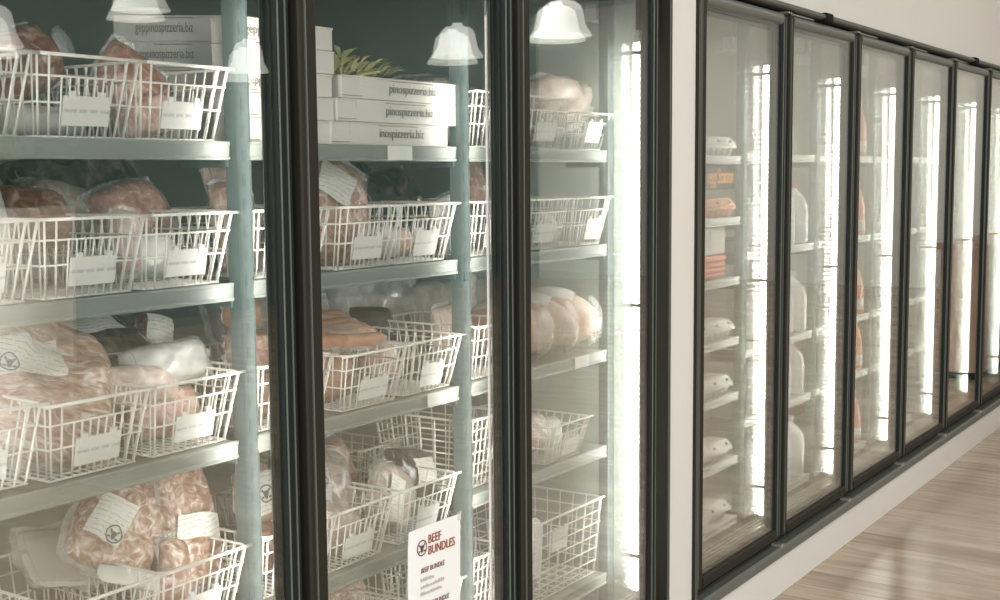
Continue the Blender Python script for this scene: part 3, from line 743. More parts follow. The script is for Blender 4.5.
# third shelf
Z = S[3]
bag('sliced_meat_bag', 'huge clear bag of sliced meat with a printed label, third shelf, left', 'meat', (1.385,.335,Z+.150), .355,.315,.16,'m_slice', 38, 28, 4, .13, lab=(-.20,.02,.145,.075,16), stamp=True, logo_at=(-.30,-.22), seed=41, flap=1.0, lump=.3)
bag('meat_pack', 'meat pack low in the basket under the sliced meat bag', 'meat', (1.42,.28,Z+.05), .18,.09,.08,'m_slice', 8, 0, 0, seed=42)
bag('dark_pack', 'black vacuum pack under the white label, top of the heap', 'meat', (1.60,.42,Z+.200), .26,.17,.06,'m_dark', 62, -3, 0, .1, lab=(-.05,.2,.15,.07,4), seed=43)
bag('dark_pack', 'black vacuum pack with a reddish end left of the heap', 'meat', (1.555,.38,Z+.160), .24,.16,.07,'m_dark', 55, 6, 0, .1, seed=44)
bag('meat_pack', 'reddish steak end showing at the left of the black packs', 'meat', (1.525,.34,Z+.185), .085,.07,.045,'m_red', 40, 10, 0, .1, seed=45)
bag('clear_pack', 'glossy pale sausage shaped pack across the heap beside the post', 'meat', (1.685,.29,Z+.155), .20,.085,.085,'m_clear', 25, -3, -4, .08, seed=46)
bag('meat_pack', 'striped pink pack under the black packs, third shelf, left door', 'meat', (1.60,.27,Z+.125), .17,.08,.07,'m_pale', 20, 6, 0, .08, seed=47)
bag('meat_pack', 'pink and brown pack low in the basket by the post, third shelf', 'meat', (1.66,.28,Z+.06), .18,.10,.08,'m_ground', 10, 0, 0, .08, seed=48)
bag('meat_roll', 'upright brown meat roll with a printed label near the first post', 'meat', (1.775,.44,Z+.185), .085,.12,.08,'m_red', 22, 24, 0, .06, lab=(-.1,0,.062,.085,0), seed=49)
bag('meat_pack', 'brown pack at the back of the third shelf above the black packs', 'meat', (1.62,.62,Z+.13), .30,.26,.12,'m_ground', 12, 0, 0, .06, seed=50)
# fourth shelf
Z = S4
bag('meat_bag', 'large marbled meat bag with a stamped label, fourth shelf, left door', 'meat', (1.60,.35,Z+.20), .19,.25,.11,'m_fat', 28, 44, 0, .12, lab=(-.42,-.30,.075,.095,-4), stamp=True, logo_at=(.24,-.30), seed=51, lump=.28)
bag('bacon_pack', 'streaky bacon pack standing beside the first post, fourth shelf', 'meat', (1.742,.30,Z+.165), .13,.26,.06,'m_fat', 12, -3, 0, .08, lab=(.02,-.02,.11,.05,-14), seed=52)
bag('bacon_pack', 'streaky pack with a pale edge in front of the bacon by the post', 'meat', (1.66,.26,Z+.085), .075,.15,.045,'m_fat', 14, 10, 0, .2, seed=53)
bag('meat_pack', 'reddish pack low in the basket under the large marbled bag', 'meat', (1.615,.24,Z+.06), .13,.10,.06,'m_ground', 8, 0, 0, .08, seed=54)
bag('paper_pack', 'flat pale paper bag behind the empty basket, fourth shelf, left', 'meat', (1.575,.43,Z+.120), .26,.17,.022,'paper', 60, 18, 0, .12, 'film_thick', seed=55)
bag('paper_pack', 'crumpled white paper end in front of the large marbled bag', 'meat', (1.535,.25,Z+.120), .12,.045,.014,'paper', 50, 30, 0, .0, seed=56, lump=.6)
bag('pale_pack', 'pale pack at the back of the fourth shelf, left edge', 'meat', (1.40,.72,Z+.14), .26,.18,.12,'m_clear', 25, -8, 0, .1, seed=57)
# strip seen between the first post and the first mullion
bag('meat_pack', 'tall pinkish pack right of the first post, second shelf', 'meat', (1.895,.30,S[2]+.10), .12,.20,.06,'m_ground', 8, 0, 0, .10, seed=61)
bag('meat_pack', 'brown pack on top right of the first post, second shelf', 'meat', (1.91,.34,S[2]+.20), .12,.10,.06,'m_pale', 20, 0, 0, .10, seed=62)
bag('meat_pack', 'stacked pink pack right of the first post, third shelf, lower one', 'meat', (1.90,.27,S[3]+.055), .13,.10,.07,'m_ground', 0, 0, 0, .05, seed=63)
bag('meat_pack', 'stacked pink pack right of the first post, third shelf, upper one', 'meat', (1.90,.28,S[3]+.150), .13,.10,.07,'m_ground', 4, 0, 0, .05, seed=64)
bag('meat_pack', 'brown wrapped pack on top right of the first post, third shelf', 'meat', (1.93,.33,S[3]+.235), .10,.08,.07,'m_sausage', 4, 0, 0, .08, seed=65)
bag('labelled_pack', 'pack with a round stamped label right of the first post, fourth shelf', 'meat', (1.925,.30,S4+.185), .11,.13,.06,'m_ground', 8, 0, 0, .05, lab=(0,.1,.085,.095,0), stamp=True, logo_at=(0,0), seed=66)
bag('meat_pack', 'brown pack in the wire basket right of the first post, fourth shelf', 'meat', (1.91,.27,S4+.07), .13,.12,.06,'m_red', 5, 0, 0, .08, seed=67)
# ---- middle freezer bay
Z = S[2]
bag('meat_bag', 'big red and white meat bag with a blank label, second shelf, middle door', 'meat', (2.185,.30,Z+.125), .25,.27,.13,'m_ground', 16, 24, 0, .12, lab=(-.25,.35,.10,.085,-12), seed=71, flap=.8)
bag('clear_pack', 'crumpled clear pack low between two cards, second shelf, middle door', 'meat', (2.34,.27,Z+.05), .12,.08,.07,'m_clear', 10, 0, 0, .14, seed=72)
bag('meat_pack', 'pink pack at the bottom of the second shelf basket, middle door', 'meat', (2.40,.29,Z+.045), .16,.075,.07,'m_ground', 10, 0, 0, .05, seed=73)
bag('dark_pack', 'dark pack with frosty film at the back of the second shelf, middle door', 'meat', (2.68,.52,Z+.15), .26,.16,.10,'m_dark', 30, -8, 0, .14, seed=74)
bag('dark_pack', 'dark grey pack behind the big meat bag, second shelf, middle door', 'meat', (2.62,.68,Z+.19), .36,.20,.12,'m_dark', 30, 4, 0, .1, seed=75)
Z = S[3]
def sausages(name, label, loc, n, L_, r, rz=0, rows_=1, rx=0):
    o = thing(name, label, 'sausages', loc, (R(rx),0,R(rz)))
    for j in range(rows_):
        for k in range(n):
            b = MB(); N = 12; pts = []; rad = []
            for i in range(N+1):
                s_ = -1+2*i/N; pts.append((s_*L_/2, (k-(n-1)/2)*r*1.9+.004*math.sin(k*3+i*.4), r+j*r*1.8+.003*math.sin(k+i*.6))); rad.append(max(.002, r*(1-abs(s_)**6)**.5))
            b.tube(pts, rad, 10); b.build('sausage', M['m_sausage'], o)
    b = MB(); w = n*r*1.9/2+.006; l = L_/2+.012; vs = []; fs = []; N = 12
    for i in range(N+1):
        for q in range(9):
            u = -1+2*q/8; x = -l+2*l*i/N
            vs.append((x, w*u, (2*r*rows_*.95+.002*math.sin(i*2.3+q))*(1-abs(u)**5)*(1-abs(-1+2*i/N)**8)+.001))
    for i in range(N):
        for q in range(8): a = i*9+q; fs.append((a, a+1, a+10, a+9))
    b.add(vs, fs, 0, True); b.build('film', M['film'], o)
    return o
sausages('sausage_pack', 'orange brown sausages in clear film on top of the third shelf basket', (2.195,.32,Z+.150), 6, .23, .0175, -14, 1, 14)
bag('dark_pack', 'black pack standing behind the orange sausages', 'meat', (2.54,.46,Z+.135), .17,.10,.03,'tray', 22, 6, 0, .0, seed=77)
bag('sausage_bag', 'bag of pale sausages inside the third shelf basket, middle door', 'sausages', (2.15,.29,Z+.062), .19,.115,.08,'m_sausage', 12, -8, 0, .14, seed=78)
bag('meat_pack', 'loose brown pack in the right basket, third shelf, middle door', 'meat', (2.36,.30,Z+.06), .13,.10,.07,'m_ground', 10, -14, 0, .2, seed=79)
bag('clear_bag', 'big frosty clear bag filling the back of the third shelf, middle door', 'bag', (2.78,.66,Z+.16), .38,.24,.16,'m_clear', 20, 4, 0, .14, 'film_thick', seed=80)
bag('clear_bag', 'grey clear bag with a zip edge at the back, left of the black pack', 'bag', (2.33,.68,Z+.17), .34,.20,.12,'m_clear', 18, -3, 0, .12, 'film_thick', seed=81)
Z = S4
bag('labelled_bag', 'grey brown meat bag with a white stamped label, fourth shelf, middle door', 'meat', (2.175,.33,Z+.125), .20,.22,.09,'m_frost', 20, 10, 0, .12, lab=(-.45,.25,.07,.11,-8), stamp=True, logo_at=(.1,0), seed=82)
bag('meat_pack', 'brown bag behind the labelled grey bag, fourth shelf, middle door', 'meat', (2.31,.44,Z+.14), .20,.16,.09,'m_ground', 22, -8, 0, .14, seed=83)
bag('meat_pack', 'folded bag low in the left basket, fourth shelf, middle door', 'meat', (2.15,.26,Z+.06), .16,.11,.07,'m_pale', 10, 22, 0, .16, seed=84)
bag('labelled_bag', 'dark bag with a slanted white label hanging over the basket divide', 'meat', (2.375,.28,Z+.085), .15,.17,.05,'m_frost', 20, 36, 0, .10, lab=(-.05,-.1,.055,.115,0), seed=85)
bag('meat_bag', 'dark green tinted bag with a pale panel above the notice', 'meat', (2.51,.32,Z+.105), .18,.15,.09,'m_dark', 24, 16, 0, .12, lab=(.15,.05,.085,.07,10), seed=86)
bag('meat_pack', 'pink brown meat pack behind the notice on the bottom shelf', 'meat', (2.24,.36,S5+.10), .24,.14,.10,'m_ground', 20, 0, 0, .1, seed=87)
bag('meat_pack', 'meat pack low on the bottom shelf below the fourth shelf baskets', 'meat', (2.05,.34,S5+.09), .20,.12,.10,'m_ground', 20, 0, 0, .1, seed=88)
# strip seen right of the second post
bag('meat_pack', 'pale meat pack right of the second post, top shelf', 'meat', (2.66,.30,S[1]+.09), .16,.16,.07,'m_pale', 8, 0, 0, .12, seed=91)
bag('paper_pack', 'white wrapped pack leaning right of the second post, second shelf', 'meat', (2.66,.28,S[2]+.085), .15,.15,.05,'paper', 8, -14, 0, .12, seed=92)
bag('meat_pack', 'tall pinkish pack above the basket right of the second post', 'meat', (2.755,.30,S[2]+.20), .13,.15,.06,'m_ground', 12, 8, 0, .12, seed=93)
bag('meat_pack', 'pale pack right of the second post, third shelf', 'meat', (2.68,.30,S[3]+.10), .16,.17,.07,'m_pale', 8, 0, 0, .12, seed=94)
bag('meat_pack', 'pink pack in the tall basket right of the second post, bottom shelf', 'meat', (2.66,.28,S[5]+.10), .13,.17,.07,'m_ground', 6, 0, 0, .1, seed=95)
# ---- right freezer bay
Z = S[1]
bag('poultry_bag', 'pinkish poultry bag in cloudy wrapping lying across the top shelf baskets', 'meat', (3.235,.30,Z+.150), .17,.42,.10,'m_pale', 34, 78, 0, .20, 'film_thick', seed=101, pinch=.6, lump=.5)
bag('meat_pack', 'pink pack inside the left basket, top shelf, right door', 'meat', (2.95,.29,Z+.06), .16,.11,.08,'m_chicken', 10, -10, 0, .1, seed=102)
bag('meat_pack', 'pink pack between the two baskets, top shelf, right door', 'meat', (3.085,.30,Z+.05), .10,.09,.06,'m_pale', 10, 12, 0, .2, seed=103)
bag('clear_bag', 'large frosty bag at the back of the top shelf, right door', 'bag', (3.05,.62,Z+.11), .40,.24,.16,'m_clear', 20, -5, 0, .1, 'film_thick', seed=104)
bag('clear_bag', 'second frosty bag at the back beside the poultry bag, top shelf', 'bag', (3.25,.70,Z+.13), .30,.20,.16,'m_clear', 20, 8, 0, .1, 'film_thick', seed=105)
Z = S[2]
bag('meat_pack', 'small pink pack alone in the end basket, second shelf, right door', 'meat', (3.115,.28,Z+.05), .09,.09,.06,'m_pale', 10, 0, 0, .1, seed=106)
bag('clear_pack', 'clear pack low in the basket beside the middle mullion, second shelf', 'meat', (2.93,.30,Z+.05), .16,.09,.08,'m_clear', 10, 0, 0, .1, seed=107)
Z = S[3]
def chicken(label, x, y, z, s=1.0, rz=0, seed=1):
    o = thing('bagged_chicken', label, 'poultry', (x, y, z), (0,0,R(rz)), 'bagged chickens on the third shelf'); off = Vector((seed*3.1, seed, 0))
    b = MB(); n = 22; m_ = 20; vs = []; fs = []
    for i in range(n+1):
        t_ = i/n; yy = -.14+.28*t_; rr = math.sin(math.pi*min(1, t_*1.02))**.55 if 0 < t_ < 1 else 0
        rr = max(.0, rr)
        for k in range(m_):
            a = 2*math.pi*k/m_; nn = 1+.07*noise.noise(Vector((math.cos(a)*1.3, t_*3, math.sin(a)*1.3))+off)
            x_ = .074*rr*math.cos(a)*nn; zz = .078*rr*math.sin(a)*nn*(1.1 if math.sin(a) > 0 else .95)
            vs.append((x_*s, yy*s, max(0, (zz+.072)*s)))
    for i in range(n):
        for k in range(m_): fs.append((i*m_+k, i*m_+(k+1) % m_, (i+1)*m_+(k+1) % m_, (i+1)*m_+k))
    b.add(vs, fs, 0, True); b.build('bird', M['m_chicken'], o)
    b = MB(); vs = []; fs = []   # shrink film over the front and a crimped skirt
    for i in range(4):
        f = (.25, .52, .80, 1.0)[i]; yy = (-.147, -.142, -.130, -.110)[i]
        for k in range(24):
            a = 2*math.pi*k/24; q = f*(1+.05*math.sin(k*2.4)*(i > 2)); vs.append((.075*q*math.cos(a)*s, yy*s, max(.002, (.074*q*math.sin(a)+.073)*s)))
    for i in range(3):
        for k in range(24): fs.append((i*24+k, i*24+(k+1) % 24, (i+1)*24+(k+1) % 24, (i+1)*24+k))
    b.add(vs, fs, 0, True); b.build('film', M['film'], o)
    b = MB(); vs = []; fs = []   # white printed cap over the top
    for i in range(7):
        for k in range(9):
            a = R(50+80*k/8); yy = -.07+.14*i/6; rr = .0845*math.sin(math.pi*(yy+.14)/.28)**.55*1.04
            vs.append((rr*math.cos(a)*s, yy*s, (rr*math.sin(a)*1.06+.073)*s))
    for i in range(6):
        for k in range(8): q = i*9+k; fs.append((q, q+1, q+10, q+9))
    b.add(vs, fs, 0, True); b.build('label', M['ticket'], o)
chicken('bagged chicken nearest the light strip, third shelf, right door', 3.225, .33, Z+.002, 1.12, 22, 1)
chicken('bagged chicken in the middle of the row, third shelf, right door', 3.085, .325, Z+.002, 1.10, 20, 2)
chicken('bagged chicken beside the middle mullion, third shelf, right door', 2.95, .32, Z+.002, 1.06, 18, 3)
bag('clear_bag', 'crumpled clear bag behind the bagged chickens, third shelf', 'bag', (3.00,.62,Z+.12), .30,.20,.14,'m_clear', 20, 0, 0, .15, 'film_thick', seed=108)
bag('clear_bag', 'large frosty bag at the back under the second shelf, right door', 'bag', (3.28,.80,Z+.16), .32,.28,.18,'m_clear', 18, 0, 0, .1, 'film_thick', seed=109)
Z = S[4]
bag('meat_pack', 'pale pink meat in the fourth shelf basket, right door', 'meat', (3.03,.30,Z+.06), .17,.11,.12,'m_pale', 25, 0, 0, .08, seed=110)
bag('paper_pack', 'white wrapped pack behind the card, fourth shelf, right door', 'meat', (3.12,.27,Z+.055), .10,.09,.06,'paper', 10, 0, 0, .0, seed=111)
Z = S[5]
bag('meat_bag', 'pink meat bag at the left of the deep mesh basket', 'meat', (2.96,.28,Z+.12), .15,.22,.10,'m_pale', 8, 14, 0, .1, seed=112)
bag('labelled_bag', 'slanted white labelled bag inside the deep mesh basket', 'bag', (2.99,.245,Z+.135), .08,.18,.03,'paper', 10, 18, 0, .1, seed=113)

# ------------------------------------------------------------------ the notice taped on the middle freezer door
sg = thing('notice', 'white beef bundles notice taped on the middle freezer door, bottom right', 'sign', (2.193,.0062,.500), (0,R(1.5),0))
b = MB(); n = 12; vs = []; fs = []
for j in range(n+1):
    for i in range(n+1):
        u, v = i/n, j/n; x = -.099+.198*u; z = .285*v; c = .35*max(0, v-.85)/.15*max(0, .3-u)/.3
        vs.append((x+.004*c, -.010*c*c-.0006-.0012*math.sin(u*5)*v*v, z-.004*c))
for j in range(n):
    for i in range(n): k = j*(n+1)+i; fs.append((k, k+1, k+n+2, k+n+1))
m0 = len(vs); vs += [(x, y+.0006, z) for x, y, z in vs]; fs += [tuple(m0+k for k in f[::-1]) for f in list(fs)]
b.add(vs, fs, 0, True); b.build('sheet', M['sign'], sg)
yy = -.0030; rx = (R(90),0,0)
emblem(sg, -.051, .238, yy, .0185, M['brown_ink'])
text('heading', 'BEEF', .0290, M['red_ink'], sg, (-.029, yy, .243), rx, xscale=.85)
text('heading', 'BUNDLES', .0290, M['red_ink'], sg, (-.029, yy, .217), rx, xscale=.84)
text('subheading', 'BEEF BUNDLE', .0165, M['soft_ink'], sg, (-.055, yy, .180), rx, xscale=.88, shear=.15)
text('subheading', '1/2 BEEF BUNDLE', .0165, M['soft_ink'], sg, (-.060, yy, .098), rx, xscale=.88, shear=.15)
b = MB(); rnd = random.Random(5)   # faint, unreadable lines of print
for z, l in ((.163,.045),(.147,.085),(.131,.075),(.080,.05),(.064,.08),(.048,.07)):
    x = -.056
    while x < -.056+l:
        w = rnd.uniform(.003,.008); b.box(x, x+w, yy-.0004, yy, z-.003, z+rnd.uniform(.002,.006)); x += w+.0022
b.build('small_print', M['pale_ink'], sg)
b = MB(); b.box(.085,.099,-.0026,-.0012,.272,.292); b.build('tape', M['film'], sg)

# ------------------------------------------------------------------ cooler goods
def egg_meshes():
    t = MB(); W, D = .295, .105
    t.box(-W/2,W/2,-D/2,D/2,.028,.036)
    for i in range(6):
        for sy in (-1,1):
            x = -W/2+W*(i+.5)/6
            t.lathe([(.011,0),(.014,.002),(.0215,.030),(.0225,.033)], 10, c=(x, sy*D*.235, 0))
    l = MB(); a, c = W/2, D/2; a2, c2 = W/2-.016, D/2-.018
    z0, z1, z2 = .036, .041, .068
    vs = [(-a,-c,z0),(a,-c,z0),(a,c,z0),(-a,c,z0),(-a,-c,z1),(a,-c,z1),(a,c,z1),(-a,c,z1),(-a2,-c2,z2),(a2,-c2,z2),(a2,c2,z2),(-a2,c2,z2)]
    l.add(vs, [(3,2,1,0),(8,9,10,11)]+[(i,(i+1)%4,4+(i+1)%4,4+i) for i in range(4)]+[(4+i,4+(i+1)%4,8+(i+1)%4,8+i) for i in range(4)])
    k = MB()
    for x in (-.105, 0, .105): k.box(x-.006,x+.006,-D/2+.004,-D/2+.009,.046,.056)
    k2 = MB(); k2.box(-.10,.10,-.006,-.0035,.0682,.0688)
    return t.mesh('tray'), l.mesh('lid'), k.mesh('latch'), k2.mesh('crease')
EGG = egg_meshes()
def eggs(x, y, z, label, o_=False, rz=0):
    o = thing('egg_carton', label, 'egg carton', (x, y, z), (0,0,R(rz)), 'egg cartons behind the first cooler door'); m = M['pulp_o'] if o_ else M['pulp']
    for me, n, mm in zip(EGG, ('tray','lid','latch','crease'), (m, m, M['gasket'], M['box_edge'])):
        c = link(n, me.copy(), mm, lid if n in ('latch', 'crease') else o, .005 if n == 'lid' else 0); lid = c if n == 'lid' else (lid if n != 'tray' else None)
EX, EY = 4.118, SY+.062
eggs(EX, EY, C_Z[0], 'pale egg carton alone on the topmost shelf of the first cooler')
eggs(EX-.05, EY+.13, C_Z[0]+.001, 'pale egg carton second row back on the topmost shelf of the first cooler')
eggs(EX, EY, C_Z[1], 'peach egg carton on the second shelf of the first cooler', True)
eggs(EX-.03, EY+.12, C_Z[1], 'peach egg carton standing behind the front peach carton', True)
eggs(EX-.05, EY+.12, C_Z[1]+.069, 'peach egg carton lying on top of the back peach one', True)
eggs(EX, EY, C_Z[3], 'pale egg carton on the shelf under the orange cartons, first cooler')
eggs(EX-.01, EY, C_Z[4], 'pale egg carton on the fifth shelf of the first cooler')
eggs(EX-.03, EY+.12, C_Z[4], 'pale egg carton at the back of the fifth shelf, first cooler')
eggs(EX-.01, EY, C_Z[5], 'pale egg carton on the sixth shelf of the first cooler')
eggs(EX-.10, EY+.12, C_Z[5], 'pale egg carton behind on the sixth shelf, lower of two')
eggs(EX-.10, EY+.12, C_Z[5]+.069, 'pale egg carton behind on the sixth shelf, upper of two')
eggs(EX-.02, EY, C_Z[6], 'pale egg carton on the lowest shelf of the first cooler')
eggs(EX-.12, EY+.12, C_Z[6], 'pale egg carton at the back of the lowest shelf, first cooler')
def carton(name, x0, x1, y0, y1, z0, z1, mat, label, cat='box'):
    o = thing(name, label, cat, ((x0+x1)/2, (y0+y1)/2, z0)); w, d, h = (x1-x0)/2, (y1-y0)/2, z1-z0
    b = MB(); b.box(-w,w,-d,d,0,h); b.build('body', M[mat], o, .004)
    b = MB(); b.box(-w*.1,-w*.04,-d-.001,-d,h*.25,h*.9); b.box(-w*.98,w*.98,-d-.0008,-d,h*.93,h*.945); b.build('seam', M['box_edge'], o)
    return o
for k in range(4):
    bag('orange_pouch', 'orange flat pouch in the stack under the cream carton, %s' % ('bottom one','second from bottom','third one up','top one')[k], 'pouch', (4.085+.008*(k % 2), SY+.085, C_Z[2]+.0112+.0205*k), .26, .14, .022, 'orange', 90, 0, 0, 0, seed=120+k, sq=16, lump=.08)
carton('cream_carton', 3.95, 4.195, SY+.02, SY+.16, C_Z[2]+.088, C_Z[2]+.185, 'cream', 'cream cardboard carton standing on the stack of orange pouches')
carton('orange_carton', 4.21, 4.29, SY+.24, SY+.36, C_Z[2]+.002, C_Z[2]+.17, 'orange', 'orange carton at the back beside the cream carton')
carton('cream_carton', 3.94, 4.18, SY+.14, SY+.26, C_Z[3]+.001, C_Z[3]+.17, 'cream', 'tall cream carton behind the egg carton on the fourth shelf')
carton('cream_carton', 3.94, 4.15, SY+.20, SY+.30, C_Z[4]+.071, C_Z[4]+.165, 'milk', 'white carton on top of the back egg carton, fifth shelf')
carton('blue_carton', 4.06, 4.24, SY+.30, SY+.42, C_Z[1]+.001, C_Z[1]+.155, 'blue', 'dark blue carton at the back under the egg station board')
carton('green_box', 3.98, 4.07, SY+.20, SY+.28, C_Z[1]+.138, C_Z[1]+.160, 'green', 'small green box lying on the peach egg cartons')
# hanging board with chalked writing
hb = thing('hanging_board', 'dark board lettered in orange under the topmost egg shelf', 'sign', (4.20, SY+.05, C_Z[0]-.034))
b = MB(); b.box(-.25,.155,-.003,.003,-.088,-.002); b.build('board', M['board'], hb, .001)
text('lettering', 'egg Station', .078, M['neon'], hb, (-.100,-.004,-.064), (R(90),0,0), xscale=.66, shear=.1)
def jug(x, y, z, label, s=1.0, cap='milk', rz=0):
    o = thing('milk_jug', label, 'jug', (x, y, z), (0,0,R(rz)), 'milk jugs behind the second cooler door'); o.scale = (s,s,s)
    b = MB(); n = 28; prof = [(.0,.002),(.066,.0),(.073,.008),(.074,.12),(.072,.15),(.060,.185),(.035,.212),(.020,.222),(.019,.236)]; vs = []; fs = []
    for r, zz in prof:
        for k in range(n):
            a = 2*math.pi*k/n; q = 1/(abs(math.cos(a))**4+abs(math.sin(a))**4)**.25 if r > .05 else 1
            vs.append((r*q*.92*math.cos(a), r*q*.92*math.sin(a), zz))
    for i in range(len(prof)-1):
        for k in range(n): fs.append((i*n+k, i*n+(k+1) % n, (i+1)*n+(k+1) % n, (i+1)*n+k))
    fs.append(tuple((len(prof)-1)*n+k for k in range(n)))
    b.add(vs, fs, 0, True); b.build('body', M['milk'], o)
    b = MB(); b.tube([(.016,0,.222),(.040,0,.226),(.066,0,.205),(.074,0,.17),(.070,0,.125)], [.009,.010,.011,.011,.008], 8); b.build('handle', M['milk'], o)
    b = MB(); b.lathe([(.0205,.232),(.0215,.236),(.0205,.252),(.0,.2525)], 16); b.build('cap', M[cap], o)
for (zz, nm, cap) in ((E_Z[1], 'second', 'cap_red'), (E_Z[2], 'third', 'milk'), (E_Z[3], 'fourth', 'milk'), (E_Z[4], 'lowest', 'milk')):
    for k in range(3):
        jug(5.008-.152*k, SY+.078, zz+.0, 'white milk jug on the %s shelf of the second cooler, %s' % (nm, ('nearest the light strip','second from the light strip','third from the light strip')[k]), .98 if nm != 'fourth' else .90, cap, 200)
tb = thing('round_tub', 'round white tub standing on its edge on the topmost shelf, second cooler', 'tub', (4.955, SY+.09, E_Z[0]+.072), (R(80),0,R(20)))
b = MB(); b.lathe([(0,-.03),(.060,-.03),(.066,.025),(.0,.026)], 28); b.build('body', M['milk'], tb)
b = MB(); b.lathe([(.071,.022),(.072,.030),(.068,.036),(.0,.037)], 28); b.build('lid', M['cap'], tb)
def bottle(x, y, z, label, kind, group, cat='bottle'):
    o = thing('juice_bottle' if kind == 'juice' else 'milk_bottle', label, cat, (x, y, z), group=group); m = M['juice'] if kind == 'juice' else M['milk']
    b = MB(); b.lathe([(0,.001),(.040,0),(.045,.006),(.045,.075),(.041,.085),(.045,.095),(.045,.13),(.034,.18),(.018,.215),(.0165,.235)], 20); bd_ = b.build('body', m, o)
    b = MB(); b.lathe([(.0462,.02),(.0462,.070)], 20); b.lathe([(.0178,.19),(.0175,.214)], 14); b.build('label', M['juice_label'], bd_)
    b = MB(); b.lathe([(.0185,.232),(.0185,.250),(0,.251)], 16); b.build('cap', M['cap'], o)
for j, nm in enumerate(('topmost','second','third','fourth','lowest')):
    for k in range(3):
        bottle(5.768-.096*k, SY+.058, E_Z[j], 'orange juice bottle on the %s shelf of the third cooler, %s' % (nm, ('nearest the light strip','second from the light strip','third from the light strip')[k]), 'juice', 'orange juice bottles behind the third cooler door')
    for k in range(2):
        bottle(6.54-.1*k, SY+.07, E_Z[j], 'white milk bottle on the %s shelf of the fourth cooler, %s' % (nm, ('nearest the light strip','second from the light strip')[k]), 'milk', 'milk bottles behind the fourth cooler door')
        bottle(7.31-.1*k, SY+.07, E_Z[j], '%s bottle on the %s shelf of the fifth cooler, %s' % ('orange juice' if j % 2 else 'pale milk', nm, ('nearest the light strip','second from the light strip')[k]), 'juice' if j % 2 else 'milk', 'bottles behind the fifth cooler door')

# small white wiring boxes under the cold room ceiling
def wiring_box(x, y, z, label):
    o = thing('hanging_wiring_box', label, 'wiring box', (x, y, z), group='white wiring boxes under the cold room ceiling')
    b = MB(); b.box(-.05,.05,-.02,.02,-.024,.024); b.build('body', M['cap'], o, .003)
    b = MB(); b.box(.05,.092,-.015,.015,-.022,-.004); b.build('plug', M['cap'], o, .002)
    b = MB(); b.tube([(.02,0,.024),(.02,0,2.3-z)], .006, 8); b.build('conduit', M['shelf'], o)
for k, x in enumerate(CX[1:6]): wiring_box(x+.155, .28, 2.055, 'small white wiring box seen at the top of the %s cooler door' % ('first','second','third','fourth','fifth')[k])
wiring_box(3.345, .225, 2.05, 'small white wiring box seen at the top of the right freezer door')

# ------------------------------------------------------------------ the shop in front of the doors (seen mirrored in the glass)
def pendant(x, y, z, label, s=1.0):
    o = thing('pendant_lamp', label, 'lamp', (x, y, z), group='white pendant lamps')
    b = MB(); b.lathe([(.035*s,.225),(.040*s,.205),(.085*s,.195),(.115*s,.17),(.128*s,.12),(.140*s,.06),(.178*s,.0),(.180*s,-.008),(.172*s,-.006),(.132*s,.058),(.120*s,.118),(.106*s,.16),(.03*s,.19)], 36); b.build('shade', M['enamel'], o)
    b = MB(); b.lathe([(.028,.20),(.03,.26),(.012,.275)], 16); b.tube([(0,0,.27),(0,0,4.2-z)], .005, 6); b.build('cord', M['black'], o)
    b = MB(); b.lathe([(.0,.012),(.03,.02),(.042,.05),(.03,.085),(.014,.11),(.014,.15)], 18); b.build('bulb', M['bulb'], o)
pendant(4.50,-3.63,2.455, 'white pendant lamp mirrored at the top of the left freezer door', .84)
pendant(7.12,-3.46,2.39, 'white pendant lamp mirrored above the lettered boxes, middle freezer door')
pendant(6.66,-2.33,2.42, 'white pendant lamp mirrored at the top of the right freezer door')
pendant(3.92,-4.09,2.25, 'white pendant lamp mirrored at the top left picture corner', .84)
pendant(6.32,-4.69,2.30, 'white pendant lamp mirrored beside the first mullion', .8)
cn = thing('shop_counter', 'wooden board counter mirrored in the far cooler doors', 'counter', (10.6,-.63,0))
b = MB(); b.box(-1.0,1.0,-.16,.16,.06,.98); b.build('body', M['wood'], cn, .005)
b = MB(); b.box(-1.03,1.03,-.19,.19,.98,1.03); b.build('counter_top', M['wood'], cn, .006)
b = MB(); b.box(-.95,.95,-.12,.12,0,.06); b.build('plinth', M['black'], cn)
pl = thing('potted_plant', 'leafy plant in a tall white planter mirrored in the left freezer door', 'plant', (4.02,-4.0,0))
b = MB(); b.lathe([(0,0),(.16,0),(.19,.03),(.23,1.38),(.235,1.42),(.21,1.42),(.205,1.36),(0,1.36)], 28); b.build('planter', M['pot'], pl)
b = MB(); rnd = random.Random(9)
for k in range(26):
    a = rnd.uniform(0, 6.28); h = rnd.uniform(.2,.65); r = rnd.uniform(.1,.35); p = [(0.02*math.cos(a),.02*math.sin(a),1.36),(r*.5*math.cos(a),r*.5*math.sin(a),1.36+h*.7),(r*math.cos(a),r*math.sin(a),1.36+h)]
    b.tube(p, .006, 5)
    for q in range(5):
        t_ = .3+.15*q; c = Vector(p[0])*(1-t_)+Vector(p[2])*t_; d = Vector((math.cos(a+q),math.sin(a+q),.3)).normalized()*.11; s_ = d.cross(Vector((0,0,1))).normalized()*.028
        b.add([c, c+d*.5+s_, c+d, c+d*.5-s_], [(0,1,2,3)], 0, True)
b.build('leaves', M['plant'], pl)
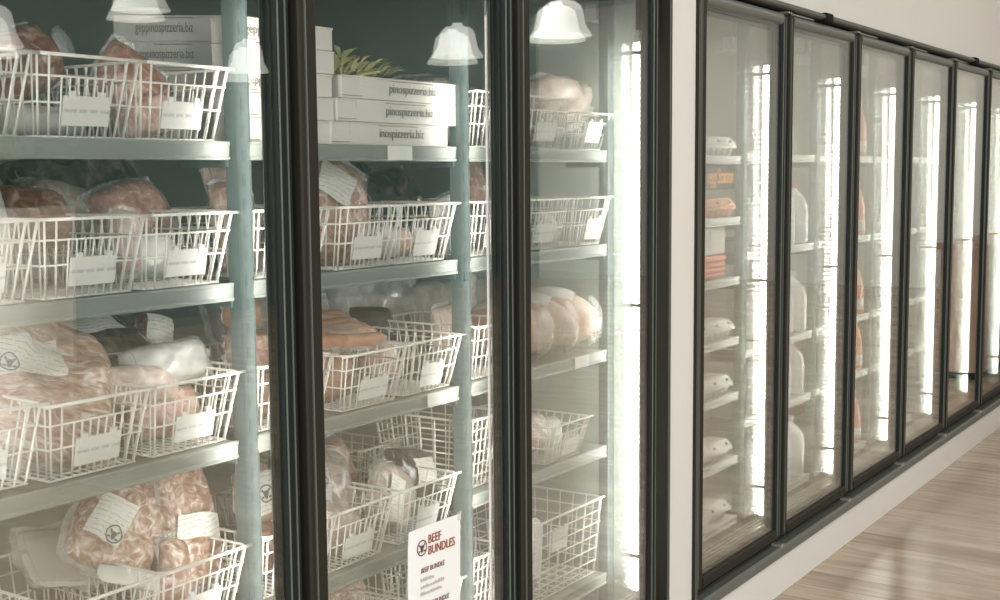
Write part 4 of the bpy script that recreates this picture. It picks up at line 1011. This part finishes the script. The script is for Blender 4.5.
for k in range(10):  # ceiling fixtures added out of view to light the walls evenly
    x, y = -2+4.2*(k % 5), (-2.6, -6.2)[k//5]
    o = thing('added_ceiling_light', 'added unseen ceiling light brightening the shop, %s of the %s row' % (('first','second','third','fourth','last')[k % 5], ('near','far')[k//5]), 'lamp', (x, y, 4.12), group='added unseen ceiling lights')
    b = MB(); b.box(-.62,.62,-.09,.09,.02,.08); b.build('housing', M['cap'], o)
    b = MB(); b.box(-.6,.6,-.075,.075,.005,.02); b.build('diffuser', M['bulb'], o)
    la = bpy.data.lights.new('added_ceiling_source', 'AREA'); la.shape = 'RECTANGLE'; la.size = 1.2; la.size_y = .15; la.energy = 36; la.color = (1,.955,.90)
    l2 = bpy.data.objects.new('added_ceiling_source', la); COL.objects.link(l2); l2.parent = o; l2.location = (0,0,0)
def daylight(x, y, z, sx, sy, e, rot):  # area lamp added just inside an unseen window to brighten the room
    la = bpy.data.lights.new('added_daylight', 'AREA'); la.shape = 'RECTANGLE'; la.size = sx; la.size_y = sy; la.energy = e; la.color = (.97,.98,1)
    o = bpy.data.objects.new('added_daylight', la); COL.objects.link(o); o.location = (x,y,z); o.rotation_euler = rot
daylight(-3.3,-8.98,2.05, 2.1,3.0, 170, (R(90),0,0)); daylight(-.5,-8.98,2.05, 2.1,3.0, 170, (R(90),0,0)); daylight(-4.98,-4.35,2.05, 3.2,6.2, 280, (0,R(-90),0))

# ------------------------------------------------------------------ camera and colour
cam = bpy.data.cameras.new('camera'); cam.sensor_width = 36; cam.lens = 36*1242.76/1000; cam.clip_start = .05; cam.clip_end = 100
co = bpy.data.objects.new('camera', cam); COL.objects.link(co)
r_, u_, f_ = Vector((.55857183,-.82941596,-.0081661)), Vector((.08813125,.04955702,.99487536)), Vector((.82476081,.55642904,-.10077862))
m = Matrix((( r_.x,u_.x,-f_.x,0),(r_.y,u_.y,-f_.y,-1.6619),(r_.z,u_.z,-f_.z,1.5708),(0,0,0,1))); co.matrix_world = m
SC.camera = co
w = bpy.data.worlds.new('world'); SC.world = w; w.use_nodes = True; w.node_tree.nodes['Background'].inputs[0].default_value = (.75,.8,.85,1); w.node_tree.nodes['Background'].inputs[1].default_value = .3
SC.view_settings.view_transform = 'Standard'; SC.view_settings.look = 'None'; SC.view_settings.gamma = 1; SC.view_settings.use_curve_mapping = False
SC.view_settings.exposure = 0.16
SC.cycles.transparent_max_bounces = 32; SC.cycles.max_bounces = 14; SC.cycles.glossy_bounces = 6
SC.cycles.use_denoising = True; SC.cycles.sample_clamp_indirect = 80
